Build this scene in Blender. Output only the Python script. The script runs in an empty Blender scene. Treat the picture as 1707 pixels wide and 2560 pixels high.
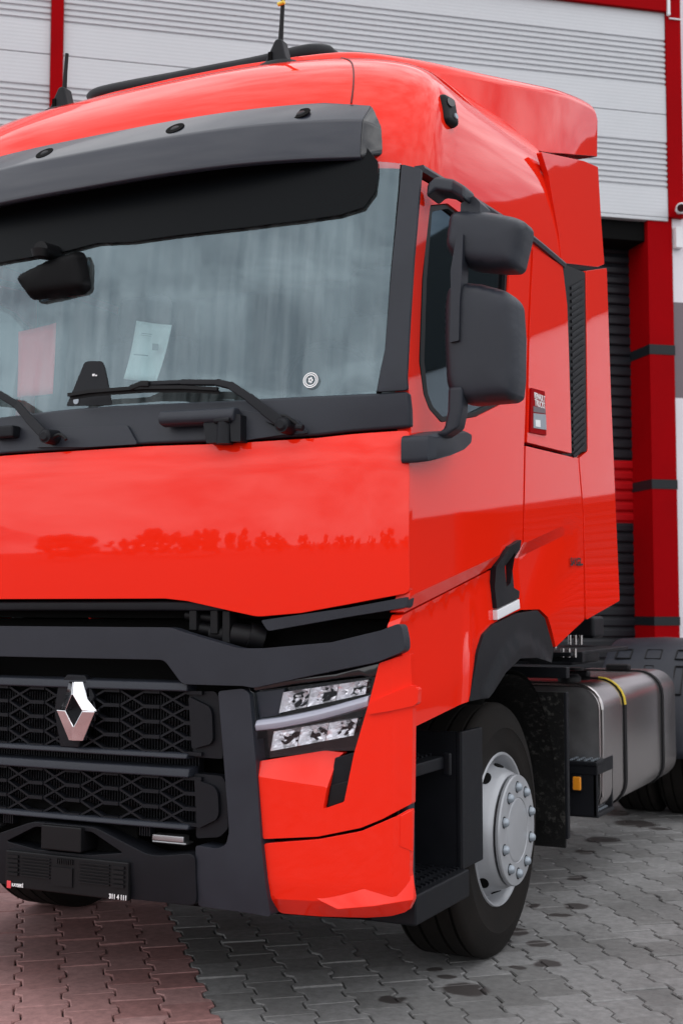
import bpy, bmesh, math, random
from math import radians, sin, cos, pi, tan, sqrt, atan2
from mathutils import Vector, Matrix
from mathutils.geometry import delaunay_2d_cdt
random.seed(7)
SC = bpy.context.scene
COL = SC.collection
# ------------------------------------------------------------------ camera
cam_d = bpy.data.cameras.new('camera'); cam = bpy.data.objects.new('camera', cam_d); COL.objects.link(cam)
cam_d.sensor_fit = 'HORIZONTAL'; cam_d.sensor_width = 24.0; cam_d.lens = 45.69
cam_d.clip_start = .05; cam_d.clip_end = 400
cam.location = (2.939, -3.664, 1.398)
cam.rotation_euler = (radians(90 + 4.196), 0, radians(26.3))
cam_d.dof.use_dof = True; cam_d.dof.focus_distance = 4.7; cam_d.dof.aperture_fstop = 4.5
SC.camera = cam
# ------------------------------------------------------------------ sky, sun, exposure
SUN_EL, SUN_AZ = radians(66), radians(74)      # azimuth from +X towards -Y
W = bpy.data.worlds.new('World'); SC.world = W; W.use_nodes = True
nt = W.node_tree; nt.nodes.clear()
def N(t, tree=None, **kw):
    n = (tree or nt).nodes.new(t)
    for k, v in kw.items(): setattr(n, k, v)
    return n
sky = N('ShaderNodeTexSky'); sky.sky_type = 'NISHITA'; sky.sun_disc = False
sky.sun_elevation = SUN_EL; sky.sun_rotation = radians(90) + SUN_AZ
sky.air_density = 1.0; sky.dust_density = 3.0; sky.ozone_density = 1.0
tc = N('ShaderNodeTexCoord'); mp = N('ShaderNodeMapping'); mp.inputs['Scale'].default_value = (1.6, 1.6, 4.0)
nz = N('ShaderNodeTexNoise'); nz.inputs['Scale'].default_value = 2.6; nz.inputs['Detail'].default_value = 7; nz.inputs['Roughness'].default_value = .58
cr = N('ShaderNodeValToRGB')
cr.color_ramp.elements[0].position = .36; cr.color_ramp.elements[0].color = (2.6, 2.95, 3.6, 1)
cr.color_ramp.elements[1].position = .64; cr.color_ramp.elements[1].color = (10.6, 10.8, 11.2, 1)
mx = N('ShaderNodeMixRGB'); mx.inputs['Fac'].default_value = .9
bg = N('ShaderNodeBackground'); bg.inputs['Strength'].default_value = .115
out = N('ShaderNodeOutputWorld')
L = nt.links.new
L(tc.outputs['Generated'], mp.inputs['Vector']); L(mp.outputs['Vector'], nz.inputs['Vector']); L(nz.outputs['Fac'], cr.inputs['Fac'])
L(sky.outputs['Color'], mx.inputs['Color1']); L(cr.outputs['Color'], mx.inputs['Color2']); L(mx.outputs['Color'], bg.inputs['Color']); L(bg.outputs['Background'], out.inputs['Surface'])
sd = bpy.data.lights.new('sun', 'SUN'); sun = bpy.data.objects.new('sun', sd); COL.objects.link(sun)
sd.energy = 1.45; sd.angle = radians(150); sd.color = (1, .965, .92)
sdir = Vector((cos(SUN_EL) * cos(SUN_AZ), -cos(SUN_EL) * sin(SUN_AZ), sin(SUN_EL)))
sun.rotation_euler = sdir.to_track_quat('Z', 'Y').to_euler()
SC.view_settings.view_transform = 'Standard'; SC.view_settings.look = 'None'; SC.view_settings.gamma = 1
SC.view_settings.exposure = 0.40; SC.view_settings.use_curve_mapping = False
try:
    SC.cycles.max_bounces = 8; SC.cycles.use_denoising = True
except Exception: pass
# ------------------------------------------------------------------ reference surfaces of the truck front (metres)
#SURF
def interp(x,t):
    if x<=t[0][0]: return t[0][1]
    for (a,b),(c,d) in zip(t,t[1:]):
        if x<=c: return b+(d-b)*(x-a)/(c-a)
    return t[-1][1]
Y0T=[(.2,.13),(.5,.10),(1.9,.10),(2.02,.115),(2.15,.15),(2.56,.19),(2.95,.245),(3.2,.28)]
KT=[(0,.155),(1.98,.145),(2.15,.085),(2.56,.095),(2.95,.12)]
def yF(X,Z):
    return interp(Z,Y0T)+interp(Z,KT)*min(abs(X)/1.25,1.1)**3
UX,UY=.7660,.6428
QX,QY=.209,8.373
#ENDSURF
PX, PY = .7694, .6388        # paving: direction across the columns
# ------------------------------------------------------------------ materials
def new_mat(name):
    m = bpy.data.materials.new(name); m.use_nodes = True
    t = m.node_tree; return m, t, t.nodes['Principled BSDF']
def mat(name, col, rough=.5, metal=0., coat=0., bump=0., bscale=60., var=0., vscale=6., spec=None, coat_rough=.03, stretch=None):
    m, t, b = new_mat(name)
    b.inputs['Base Color'].default_value = (*col, 1); b.inputs['Roughness'].default_value = rough; b.inputs['Metallic'].default_value = metal
    b.inputs['Coat IOR'].default_value = 1.43; b.inputs['Coat Weight'].default_value = coat; b.inputs['Coat Roughness'].default_value = coat_rough
    if spec is not None: b.inputs['Specular IOR Level'].default_value = spec
    if bump or var:
        g = N('ShaderNodeNewGeometry', t)
        mpn = N('ShaderNodeMapping', t)
        if stretch: mpn.inputs['Scale'].default_value = stretch
        t.links.new(g.outputs['Position'], mpn.inputs['Vector'])
    if bump:
        n = N('ShaderNodeTexNoise', t); n.inputs['Scale'].default_value = bscale; n.inputs['Detail'].default_value = 4
        bp = N('ShaderNodeBump', t); bp.inputs['Strength'].default_value = bump; bp.inputs['Distance'].default_value = .004
        t.links.new(mpn.outputs['Vector'], n.inputs['Vector']); t.links.new(n.outputs['Fac'], bp.inputs['Height']); t.links.new(bp.outputs['Normal'], b.inputs['Normal'])
    if var:
        n = N('ShaderNodeTexNoise', t); n.inputs['Scale'].default_value = vscale; n.inputs['Detail'].default_value = 6; n.inputs['Roughness'].default_value = .65
        r = N('ShaderNodeMapRange', t); r.inputs['From Min'].default_value = .3; r.inputs['From Max'].default_value = .7
        r.inputs['To Min'].default_value = 1 - var; r.inputs['To Max'].default_value = 1 + var
        v = N('ShaderNodeVectorMath', t, operation='SCALE'); v.inputs[0].default_value = col
        t.links.new(mpn.outputs['Vector'], n.inputs['Vector']); t.links.new(n.outputs['Fac'], r.inputs['Value']); t.links.new(r.outputs['Result'], v.inputs['Scale']); t.links.new(v.outputs['Vector'], b.inputs['Base Color'])
        r2 = N('ShaderNodeMapRange', t); r2.inputs['To Min'].default_value = max(0, rough - .12); r2.inputs['To Max'].default_value = min(1, rough + .12)
        t.links.new(n.outputs['Fac'], r2.inputs['Value']); t.links.new(r2.outputs['Result'], b.inputs['Roughness'])
    return m
M = {}
M['red'] = mat('red_paint', (.90, .021, .006), rough=.5, coat=1.0, coat_rough=.03, spec=.0)
M['grey'] = mat('grey_plastic', (.020, .0228, .031), rough=.42, bump=.18, bscale=700, var=.14, vscale=5, spec=.3)
M['dark'] = mat('dark_plastic', (.0055, .0062, .0088), rough=.52, bump=.15, bscale=700, var=.2, vscale=7, spec=.22)
M['black'] = mat('black_plastic', (.004, .004, .005), rough=.55, spec=.25)
M['void'] = mat('painted_shade_black', (.004, .004, .004), rough=.9, spec=.1)  # near-black colour put in place of shade in gaps, holes and recesses
M['gloss'] = mat('gloss_black', (.006, .006, .008), rough=.12, coat=.6)
M['visor'] = mat('visor_plastic', (.019, .022, .033), rough=.36, coat=.42, coat_rough=.05, spec=.35)
M['rubber'] = mat('tyre_rubber', (.0085, .0068, .0058), rough=.85, bump=.3, bscale=200, var=.4, vscale=7, spec=.2)
M['silver'] = mat('silver_wheel_paint', (.36, .37, .39), rough=.38, metal=.25, coat=.2, var=.06, vscale=8)
M['nut'] = mat('grey_nut_cap', (.30, .34, .38), rough=.35, metal=.35)
M['chrome'] = mat('chrome', (.82, .82, .84), rough=.06, metal=1)
M['reflector'] = mat('lamp_reflector', (.93, .93, .95), rough=.10, metal=.6)
M['steel'] = mat('brushed_tank_metal', (.50, .47, .47), rough=.27, metal=1)
M['steel_end'] = mat('tank_end_metal', (.38, .38, .39), rough=.42, metal=1, var=.2, vscale=5)
M['drl'] = mat('lamp_light_bar', (.42, .43, .50), rough=.22, coat=.5)
M['amber'] = mat('amber_lens', (.85, .30, .02), rough=.2, coat=.5)
M['yellow'] = mat('yellow_tape', (.75, .55, .05), rough=.5)
M['white'] = mat('white_paint', (.74, .74, .76), rough=.5)
M['band'] = mat('screen_top_black', (.003, .004, .005), rough=.35, spec=.08)
M['seam_dark'] = mat('seam_red', (.10, .006, .004), rough=.6)  # dark red of the roof seam line
M['paper'] = mat('white_paper', (.78, .80, .80), rough=.8)
M['redcard'] = mat('red_card', (.80, .06, .07), rough=.6)
M['ink'] = mat('black_ink', (.01, .01, .01), rough=.6)
M['greyink'] = mat('grey_ink', (.25, .27, .28), rough=.7)
M['whiteink'] = mat('white_ink', (.85, .85, .85), rough=.6)
M['seat'] = mat('dark_seat_fabric', (.035, .037, .04), rough=.9)
M['trim'] = mat('interior_trim', (.07, .075, .08), rough=.8)
M['mud'] = mat('splashed_mudflap', (.012, .012, .012), rough=.85, bump=.9, bscale=70, var=.6, vscale=60)
def mud_mat():
    m, t, b = new_mat('splashed_mud'); g_ = N('ShaderNodeNewGeometry', t); l = t.links.new
    n1 = N('ShaderNodeTexNoise', t); n1.inputs['Scale'].default_value = 38; n1.inputs['Detail'].default_value = 6; n1.inputs['Roughness'].default_value = .7
    n2 = N('ShaderNodeTexNoise', t); n2.inputs['Scale'].default_value = 5; n2.inputs['Detail'].default_value = 3
    mu = N('ShaderNodeMath', t, operation='MULTIPLY'); r1 = N('ShaderNodeMapRange', t); r1.inputs['From Min'].default_value = .52; r1.inputs['From Max'].default_value = .68
    r2 = N('ShaderNodeMapRange', t); r2.inputs['From Min'].default_value = .40; r2.inputs['From Max'].default_value = .66
    c = N('ShaderNodeMixRGB', t); c.inputs['Color1'].default_value = (.006, .006, .006, 1); c.inputs['Color2'].default_value = (.075, .072, .066, 1)
    for n_ in (n1, n2): l(g_.outputs['Position'], n_.inputs['Vector'])
    l(n1.outputs['Fac'], r1.inputs['Value']); l(n2.outputs['Fac'], r2.inputs['Value']); l(r1.outputs['Result'], mu.inputs[0]); l(r2.outputs['Result'], mu.inputs[1]); l(mu.outputs['Value'], c.inputs['Fac']); l(c.outputs['Color'], b.inputs['Base Color'])
    b.inputs['Roughness'].default_value = .85; b.inputs['Specular IOR Level'].default_value = .2
    bp = N('ShaderNodeBump', t); bp.inputs['Strength'].default_value = .8; bp.inputs['Distance'].default_value = .006; l(n1.outputs['Fac'], bp.inputs['Height']); l(bp.outputs['Normal'], b.inputs['Normal'])
    return m
M['mud'] = mud_mat()
M['mirror'] = mat('mirror_glass', (.8, .8, .82), rough=.03, metal=1)
M['clad'] = mat('white_cladding', (.54, .555, .58), rough=.42, var=.03, vscale=1.5, spec=.4)
def microlines(m):
    t = m.node_tree; b_ = t.nodes['Principled BSDF']; g_ = N('ShaderNodeNewGeometry', t); s_ = N('ShaderNodeSeparateXYZ', t); w_ = N('ShaderNodeMath', t, operation='MULTIPLY'); w_.inputs[1].default_value = 2 * pi / .033
    c_ = N('ShaderNodeMath', t, operation='SINE'); bp_ = N('ShaderNodeBump', t); bp_.inputs['Strength'].default_value = .14; bp_.inputs['Distance'].default_value = .002
    l_ = t.links.new; l_(g_.outputs['Position'], s_.inputs['Vector']); l_(s_.outputs['Z'], w_.inputs[0]); l_(w_.outputs['Value'], c_.inputs[0]); l_(c_.outputs['Value'], bp_.inputs['Height']); l_(bp_.outputs['Normal'], b_.inputs['Normal'])
microlines(M['clad'])
M['bred'] = mat('building_red', (.29, .0010, .003), rough=.6, var=.10, vscale=1.2, spec=.03)
M['bband'] = mat('building_dark_band', (.008, .010, .013), rough=.5, spec=.3)
M['shut'] = mat('shutter_dark', (.008, .0092, .013), rough=.42, var=.12, vscale=3, spec=.3)
M['shutred'] = mat('shutter_red', (.42, .003, .006), rough=.4, var=.08, vscale=3, spec=.15)
M['wallw'] = mat('white_wall', (.70, .67, .71), rough=.8, var=.05, vscale=2)
M['wallg'] = mat('grey_wall', (.16, .13, .145), rough=.8, var=.06, vscale=2)
M['leafhaze'] = mat('haze_tinted_trees', (.15, .165, .145), rough=.9, var=.5, vscale=.8)  # leaf colour lightened towards horizon haze
def glass_mat(name, tint, ior, streak):
    m = bpy.data.materials.new(name); m.use_nodes = True; t = m.node_tree; t.nodes.clear(); l = t.links.new
    o = N('ShaderNodeOutputMaterial', t); tr = N('ShaderNodeBsdfTransparent', t); tr.inputs['Color'].default_value = (*tint, 1)
    gl = N('ShaderNodeBsdfGlossy', t); gl.inputs['Roughness'].default_value = .025; gl.inputs['Color'].default_value = (.64, .83, .92, 1)
    fr = N('ShaderNodeFresnel', t); fr.inputs['IOR'].default_value = ior
    a = N('ShaderNodeMixShader', t); gb_ = N('ShaderNodeNewGeometry', t); iv = N('ShaderNodeMath', t, operation='SUBTRACT'); iv.inputs[0].default_value = 1; l(gb_.outputs['Backfacing'], iv.inputs[1]); mf = N('ShaderNodeMath', t, operation='MULTIPLY'); l(fr.outputs['Fac'], mf.inputs[0]); l(iv.outputs['Value'], mf.inputs[1]); l(mf.outputs['Value'], a.inputs['Fac']); l(tr.outputs['BSDF'], a.inputs[1]); l(gl.outputs['BSDF'], a.inputs[2])
    last = a
    if streak:  # dust streaks; their pale diffuse haze also imitates mirrored sky
        g = N('ShaderNodeNewGeometry', t); mpn = N('ShaderNodeMapping', t); mpn.inputs['Scale'].default_value = (16, 3, .9)
        n = N('ShaderNodeTexNoise', t); n.inputs['Scale'].default_value = 1.3; n.inputs['Detail'].default_value = 5; n.inputs['Roughness'].default_value = .6
        r = N('ShaderNodeMapRange', t); r.inputs['From Min'].default_value = .38; r.inputs['From Max'].default_value = .85; r.inputs['To Max'].default_value = streak
        n2 = N('ShaderNodeTexNoise', t); n2.inputs['Scale'].default_value = 1.6; n2.inputs['Detail'].default_value = 3
        r2 = N('ShaderNodeMapRange', t); r2.inputs['From Min'].default_value = .25; r2.inputs['From Max'].default_value = .85
        ml = N('ShaderNodeMath', t, operation='MULTIPLY')
        ad = N('ShaderNodeMath', t, operation='ADD'); ad.inputs[1].default_value = .022
        d = N('ShaderNodeBsdfDiffuse', t); d.inputs['Color'].default_value = (.55, .62, .64, 1)
        b = N('ShaderNodeMixShader', t)
        l(g.outputs['Position'], mpn.inputs['Vector']); l(mpn.outputs['Vector'], n.inputs['Vector']); l(n.outputs['Fac'], r.inputs['Value'])
        l(g.outputs['Position'], n2.inputs['Vector']); l(n2.outputs['Fac'], r2.inputs['Value'])
        l(r.outputs['Result'], ml.inputs[0]); l(r2.outputs['Result'], ml.inputs[1]); l(ml.outputs['Value'], ad.inputs[0]); l(ad.outputs['Value'], b.inputs['Fac'])
        l(a.outputs['Shader'], b.inputs[1]); l(d.outputs['BSDF'], b.inputs[2]); last = b
        bn = N('ShaderNodeTexNoise', t); bn.inputs['Scale'].default_value = 2.2; bn.inputs['Detail'].default_value = .6
        mb = N('ShaderNodeMapping', t); mb.inputs['Scale'].default_value = (3.4, 1, .3)
        bp = N('ShaderNodeBump', t); bp.inputs['Strength'].default_value = .16; bp.inputs['Distance'].default_value = .03
        l(g.outputs['Position'], mb.inputs['Vector']); l(mb.outputs['Vector'], bn.inputs['Vector']); l(bn.outputs['Fac'], bp.inputs['Height']); l(bp.outputs['Normal'], gl.inputs['Normal'])
    l(last.outputs['Shader'], o.inputs['Surface'])
    return m
M['glass'] = glass_mat('windscreen_glass', (.80, .88, .88), 2.1, .34)
M['sideglass'] = glass_mat('side_glass', (.25, .28, .28), 1.75, 0)
M['lens'] = glass_mat('lamp_lens', (.96, .96, .97), 1.35, 0)
# ------------------------------------------------------------------ mesh helpers
def link(name, me, m, parent=None, smooth=True):
    o = bpy.data.objects.new(name, me); COL.objects.link(o)
    if m is not None: me.materials.append(M[m] if isinstance(m, str) else m)
    if smooth: me.polygons.foreach_set('use_smooth', [True] * len(me.polygons))
    if parent is not None: o.parent = parent
    return o
def thing(name, label, cat, loc=(0, 0, 0), group=None):
    o = bpy.data.objects.new(name, None); COL.objects.link(o); o.location = loc
    o['label'] = label; o['category'] = cat
    if group: o['group'] = group
    return o
def tag(o, label, cat, group=None):
    o['label'] = label; o['category'] = cat
    if group: o['group'] = group
    return o
def bev(o, w, seg=2, ang=38):
    if w <= 0: return o
    b = o.modifiers.new('bevel', 'BEVEL'); b.width = w; b.segments = seg; b.limit_method = 'ANGLE'; b.angle_limit = radians(ang); b.use_clamp_overlap = True
    n = o.modifiers.new('wn', 'WEIGHTED_NORMAL'); n.keep_sharp = True; n.weight = 80
    return o
def fillet(pts, r):
    if r <= 0: return list(pts)
    out_ = []; n = len(pts)
    for i in range(n):
        p0, p, p1 = Vector(pts[i - 1]), Vector(pts[i]), Vector(pts[(i + 1) % n])
        a, b = p0 - p, p1 - p
        if a.length < 1e-6 or b.length < 1e-6: continue
        c = a.normalized().dot(b.normalized())
        if c < -.985: out_.append(tuple(p)); continue
        d = min(r, a.length * .42, b.length * .42)
        s, e = p + a.normalized() * d, p + b.normalized() * d
        for k in range(5):
            t = k / 4
            out_.append(tuple((s * (1 - t) + p * t) * (1 - t) + (p * (1 - t) + e * t) * t))
    return out_
def dens(pts, g):
    o = []
    for a, b in zip(pts, pts[1:] + pts[:1]):
        a, b = Vector(a), Vector(b); n = max(1, int((b - a).length / g))
        for k in range(n): o.append(tuple(a.lerp(b, k / n)))
    return o
def inside(p, poly):
    c = False; x, y = p
    for (x1, y1), (x2, y2) in zip(poly, poly[1:] + poly[:1]):
        if (y1 > y) != (y2 > y) and x < (x2 - x1) * (y - y1) / (y2 - y1) + x1: c = not c
    return c
def segd(p, a, b):
    ax, ay = a; bx, by = b; dx, dy = bx - ax, by - ay; l2 = dx * dx + dy * dy
    t = 0 if l2 == 0 else max(0, min(1, ((p[0] - ax) * dx + (p[1] - ay) * dy) / l2))
    return sqrt((p[0] - ax - t * dx) ** 2 + (p[1] - ay - t * dy) ** 2)
def area2(p): return sum(a[0] * b[1] - b[0] * a[1] for a, b in zip(p, p[1:] + p[:1]))
def cdt(outline, holes, g, lines=()):
    if area2(outline) < 0: outline = outline[::-1]
    loops = [dens(outline, g)] + [dens(h, g) for h in holes]
    vs, es = [], []
    for lp in loops:
        b = len(vs); vs += lp; es += [(b + i, b + (i + 1) % len(lp)) for i in range(len(lp))]
    for ln in lines:
        n_ = max(1, int((Vector(ln[1]) - Vector(ln[0])).length / g)); b = len(vs)
        vs += [tuple(Vector(ln[0]).lerp(Vector(ln[1]), k / n_)) for k in range(n_ + 1)]; es += [(b + k, b + k + 1) for k in range(n_)]
    segs = [(vs[a], vs[b]) for a, b in es]
    xs = [p[0] for p in loops[0]]; ys = [p[1] for p in loops[0]]
    nx = int((max(xs) - min(xs)) / g) + 1; ny = int((max(ys) - min(ys)) / g) + 1
    for i in range(nx):
        for j in range(ny):
            p = (min(xs) + (i + .5) * g + (.25 * g if j % 2 else -.25 * g), min(ys) + (j + .5) * g)
            if inside(p, loops[0]) and not any(inside(p, h) for h in loops[1:]) and min(segd(p, a, b) for a, b in segs) > g * .42: vs.append(p)
    r = delaunay_2d_cdt([Vector(v) for v in vs], es, [], 4 if holes else 1, 1e-6)
    fs = []
    for f in r[2]:
        pts = [tuple(r[0][i]) for i in f]
        if holes:
            c = (sum(p[0] for p in pts) / len(pts), sum(p[1] for p in pts) / len(pts))
            if any(inside(c, h) for h in loops[1:]) or not inside(c, loops[0]): continue
        f = list(f)
        if area2(pts) < 0: f = f[::-1]
        fs.append(f)
    return [tuple(v) for v in r[0]], fs
def sideX(Y, Z):
    # the flank of the cab: a crease runs back and up, below it the sheet tucks in, then runs down nearly upright
    zc = 1.433 + (Y - .255) * .19; zs = 1.366 + (Y - .229) * .207 - .02
    if Z > 2.2: return 1.25 - .006 * (Z - 2.2)
    if Z > zc: return 1.25
    k = max(0., min(1., (2.25 - Y) / .8))
    if Z > zs: return 1.25 - .034 * k * (zc - Z) / max(.01, zc - zs)
    return 1.25 - .034 * k + .02 * k * min(1, (zs - Z) / .3)
SURFS = {'F': (lambda u, v, o: Vector((u, yF(u, v) - o, v)), Vector((0, 1, 0))),
         'S': (lambda u, v, o: Vector((sideX(u, v) + o, u, v)), Vector((-1, 0, 0)))}
def plane_surf(axis, c):
    if axis == 'Y': return (lambda u, v, o: Vector((u, c - o, v)), Vector((0, 1, 0)))
    if axis == 'X': return (lambda u, v, o: Vector((c + o, u, v)), Vector((-1, 0, 0)))
    return (lambda u, v, o: Vector((u, v, c + o)), Vector((0, 0, -1)))
def patch(name, outline, m, parent, surf='F', off=0., thick=.03, holes=(), bevel=.005, grid=.07, relief=None, mirror=False, r=0., hr=0., seg=2, lines=()):
    fn, inw = SURFS[surf] if isinstance(surf, str) else surf
    outline = fillet(outline, r); holes = [fillet(h, hr) for h in holes]
    vs, fs = cdt(outline, holes, grid, lines)
    P = [fn(u, v, off + (relief(u, v) if relief else 0)) for u, v in vs]; n = len(P)
    cnt = {}
    for f in fs:
        for a, b in zip(f, f[1:] + f[:1]): cnt[(a, b)] = 1
    P += [p + inw * thick for p in P]
    F_ = [tuple(f) for f in fs] + [tuple(i + n for i in reversed(f)) for f in fs]
    for (a, b) in cnt:
        if (b, a) not in cnt: F_.append((b, a, a + n, b + n))
    me = bpy.data.meshes.new(name); me.from_pydata([tuple(p) for p in P], [], F_); me.update()
    o = link(name, me, m, parent); bev(o, bevel, seg)
    if bevel <= 0: me.set_sharp_from_angle(angle=radians(40))
    elif lines: me.set_sharp_from_angle(angle=radians(11))
    if mirror:
        o2 = o.copy(); COL.objects.link(o2); o2.scale.x = -1
    return o
def sym(half):
    # a half outline from the centre line (top) round to the centre line (bottom), completed to the other side
    return list(half) + [(-x, z) for x, z in reversed(half)]
class MB:
    def __init__(s): s.v = []; s.f = []
    def add(s, vs, fs):
        b = len(s.v); s.v += [tuple(v) for v in vs]; s.f += [tuple(i + b for i in f) for f in fs]
    def box(s, c, d, rot=None):
        x, y, z = (k / 2 for k in d)
        vs = [Vector(p) for p in ((-x, -y, -z), (x, -y, -z), (x, y, -z), (-x, y, -z), (-x, -y, z), (x, -y, z), (x, y, z), (-x, y, z))]
        if rot is not None: vs = [rot @ v for v in vs]
        s.add([v + Vector(c) for v in vs], [(3, 2, 1, 0), (4, 5, 6, 7), (0, 1, 5, 4), (1, 2, 6, 5), (2, 3, 7, 6), (3, 0, 4, 7)])
    def bar(s, a, b, w, h, up=(0, 0, 1)):
        a, b = Vector(a), Vector(b); d = (b - a).normalized(); u = Vector(up); sd_ = d.cross(u).normalized(); u = sd_.cross(d).normalized()
        q = [sd_ * w / 2 + u * h / 2, -sd_ * w / 2 + u * h / 2, -sd_ * w / 2 - u * h / 2, sd_ * w / 2 - u * h / 2]
        s.add([a + k for k in q] + [b + k for k in q], [(0, 1, 2, 3), (7, 6, 5, 4)] + [(i, 4 + i, 4 + (i + 1) % 4, (i + 1) % 4) for i in range(4)])
    def tube(s, pts, r, n=10, cap=True):
        pts = [Vector(p) for p in pts]; rs = r if isinstance(r, (list, tuple)) else [r] * len(pts)
        rings = []; up = Vector((.13, .31, .94))
        for i, p in enumerate(pts):
            d = (pts[min(i + 1, len(pts) - 1)] - pts[max(i - 1, 0)]).normalized()
            a = d.cross(up).normalized(); b_ = d.cross(a)
            rings.append([p + (a * cos(2 * pi * k / n) + b_ * sin(2 * pi * k / n)) * rs[i] for k in range(n)])
        b0 = len(s.v); s.v += [tuple(v) for rg in rings for v in rg]
        for i in range(len(rings) - 1):
            for k in range(n):
                s.f.append((b0 + i * n + k, b0 + i * n + (k + 1) % n, b0 + (i + 1) * n + (k + 1) % n, b0 + (i + 1) * n + k))
        if cap:
            s.f.append(tuple(b0 + k for k in reversed(range(n)))); s.f.append(tuple(b0 + (len(rings) - 1) * n + k for k in range(n)))
    def loft(s, rings, close=True, cap=True):
        n = len(rings[0]); b0 = len(s.v); s.v += [tuple(v) for rg in rings for v in rg]
        for i in range(len(rings) - 1):
            for k in range(n if close else n - 1):
                s.f.append((b0 + i * n + k, b0 + i * n + (k + 1) % n, b0 + (i + 1) * n + (k + 1) % n, b0 + (i + 1) * n + k))
        if cap:
            s.f.append(tuple(b0 + k for k in reversed(range(n)))); s.f.append(tuple(b0 + (len(rings) - 1) * n + k for k in range(n)))
    def build(s, name, m, parent=None, smooth=True, bevel=0., seg=2, fix=True):
        me = bpy.data.meshes.new(name); me.from_pydata(s.v, [], s.f); me.update()
        if fix:
            bm = bmesh.new(); bm.from_mesh(me); bmesh.ops.recalc_face_normals(bm, faces=bm.faces); bm.to_mesh(me); bm.free()
        o = link(name, me, m, parent, smooth)
        if bevel: bev(o, bevel, seg)
        elif smooth:
            try: me.set_sharp_from_angle(angle=radians(35))
            except Exception: pass
        return o
def box(name, c, d, m, parent=None, bevel=.006, rot=None):
    b = MB(); b.box(c, d, rot); return b.build(name, m, parent, bevel=bevel)
def tube(name, pts, r, m, parent=None, n=10):
    b = MB(); b.tube(pts, r, n); return b.build(name, m, parent)
def lathe_x(prof, n, c):
    # profile of (x outward, radius) turned about an axis along X through c
    vs = []; fs = []; k = len(prof)
    for i in range(n):
        a = 2 * pi * i / n
        for x, r in prof: vs.append((c[0] + x, c[1] + r * cos(a), c[2] + r * sin(a)))
    for i in range(n):
        for j in range(k - 1):
            fs.append((i * k + j, i * k + j + 1, ((i + 1) % n) * k + j + 1, ((i + 1) % n) * k + j))
    return vs, fs
def text_mesh(name, s, size, m, parent, origin, right, up, depth=.001, bold=0., sx=1.):
    cu = bpy.data.curves.new(name, 'FONT'); cu.body = s; cu.size = size; cu.extrude = depth; cu.offset = bold
    tmp = bpy.data.objects.new(name, cu); COL.objects.link(tmp)
    bpy.context.view_layer.update()
    me = bpy.data.meshes.new_from_object(tmp.evaluated_get(bpy.context.evaluated_depsgraph_get()))
    bpy.data.objects.remove(tmp); bpy.data.curves.remove(cu)
    r_, u_ = Vector(right).normalized(), Vector(up).normalized(); n_ = r_.cross(u_)
    Mx = Matrix((r_ * sx, u_, n_)).transposed().to_4x4(); Mx.translation = Vector(origin)
    me.transform(Mx); me.materials.clear()
    return link(name, me, m, parent, smooth=False)
def spl(pts, n=6):
    # smooth curve through points of any dimension
    P = [Vector(p) for p in pts]; o = []
    for i in range(len(P) - 1):
        a, b, c, d = P[max(i - 1, 0)], P[i], P[i + 1], P[min(i + 2, len(P) - 1)]
        for k in range(n):
            t = k / n
            o.append(.5 * ((2 * b) + (c - a) * t + (2 * a - 5 * b + 4 * c - d) * t * t + (3 * b - a - 3 * c + d) * t ** 3))
    o.append(P[-1]); return [tuple(v) for v in o]
def F3(X, Z, off=0.): return Vector((X, yF(X, Z) - off, Z))
# ================================================================== GROUND AND PAVING
gm, gt, gb = new_mat('yard_sand'); gb.inputs['Roughness'].default_value = .95
gg = N('ShaderNodeNewGeometry', gt); gd = N('ShaderNodeVectorMath', gt, operation='DISTANCE'); gd.inputs[1].default_value = (1, 0, 0); gt.links.new(gg.outputs['Position'], gd.inputs[0])
gr_ = N('ShaderNodeMapRange', gt); gr_.inputs['From Min'].default_value = 11.5; gr_.inputs['From Max'].default_value = 11.6; gt.links.new(gd.outputs['Value'], gr_.inputs['Value'])
gx = N('ShaderNodeMixRGB', gt); gx.inputs['Color1'].default_value = (.030, .028, .026, 1); gx.inputs['Color2'].default_value = (.15, .147, .144, 1); gt.links.new(gr_.outputs['Result'], gx.inputs['Fac']); gt.links.new(gx.outputs['Color'], gb.inputs['Base Color'])
g = MB(); g.add([(-150, -150, 0), (150, -150, 0), (150, 150, 0), (-150, 150, 0)], [(0, 1, 2, 3)])
yard = g.build('ground', gm, None, smooth=False); yard.location.z = -.016; yard['kind'] = 'structure'
stains = [(1.185, 0.914), (0.992, 0.679), (1.056, 1.033), (0.986, 1.115), (1.223, 1.653), (1.346, 1.380), (1.159, 2.193), (1.177, 2.380), (0.994, 2.305), (0.999, 3.017), (0.827, 4.154), (0.860, 4.833), (1.041, 4.717), (1.073, 1.802), (1.268, 1.278), (1.060, 1.612), (0.619, 5.213), (0.838, 3.730)]
srad = [.085, .05, .035, .03, .05, .055, .045, .06, .04, .05, .10, .13, .06, .06, .03, .05, .12, .06]
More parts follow.
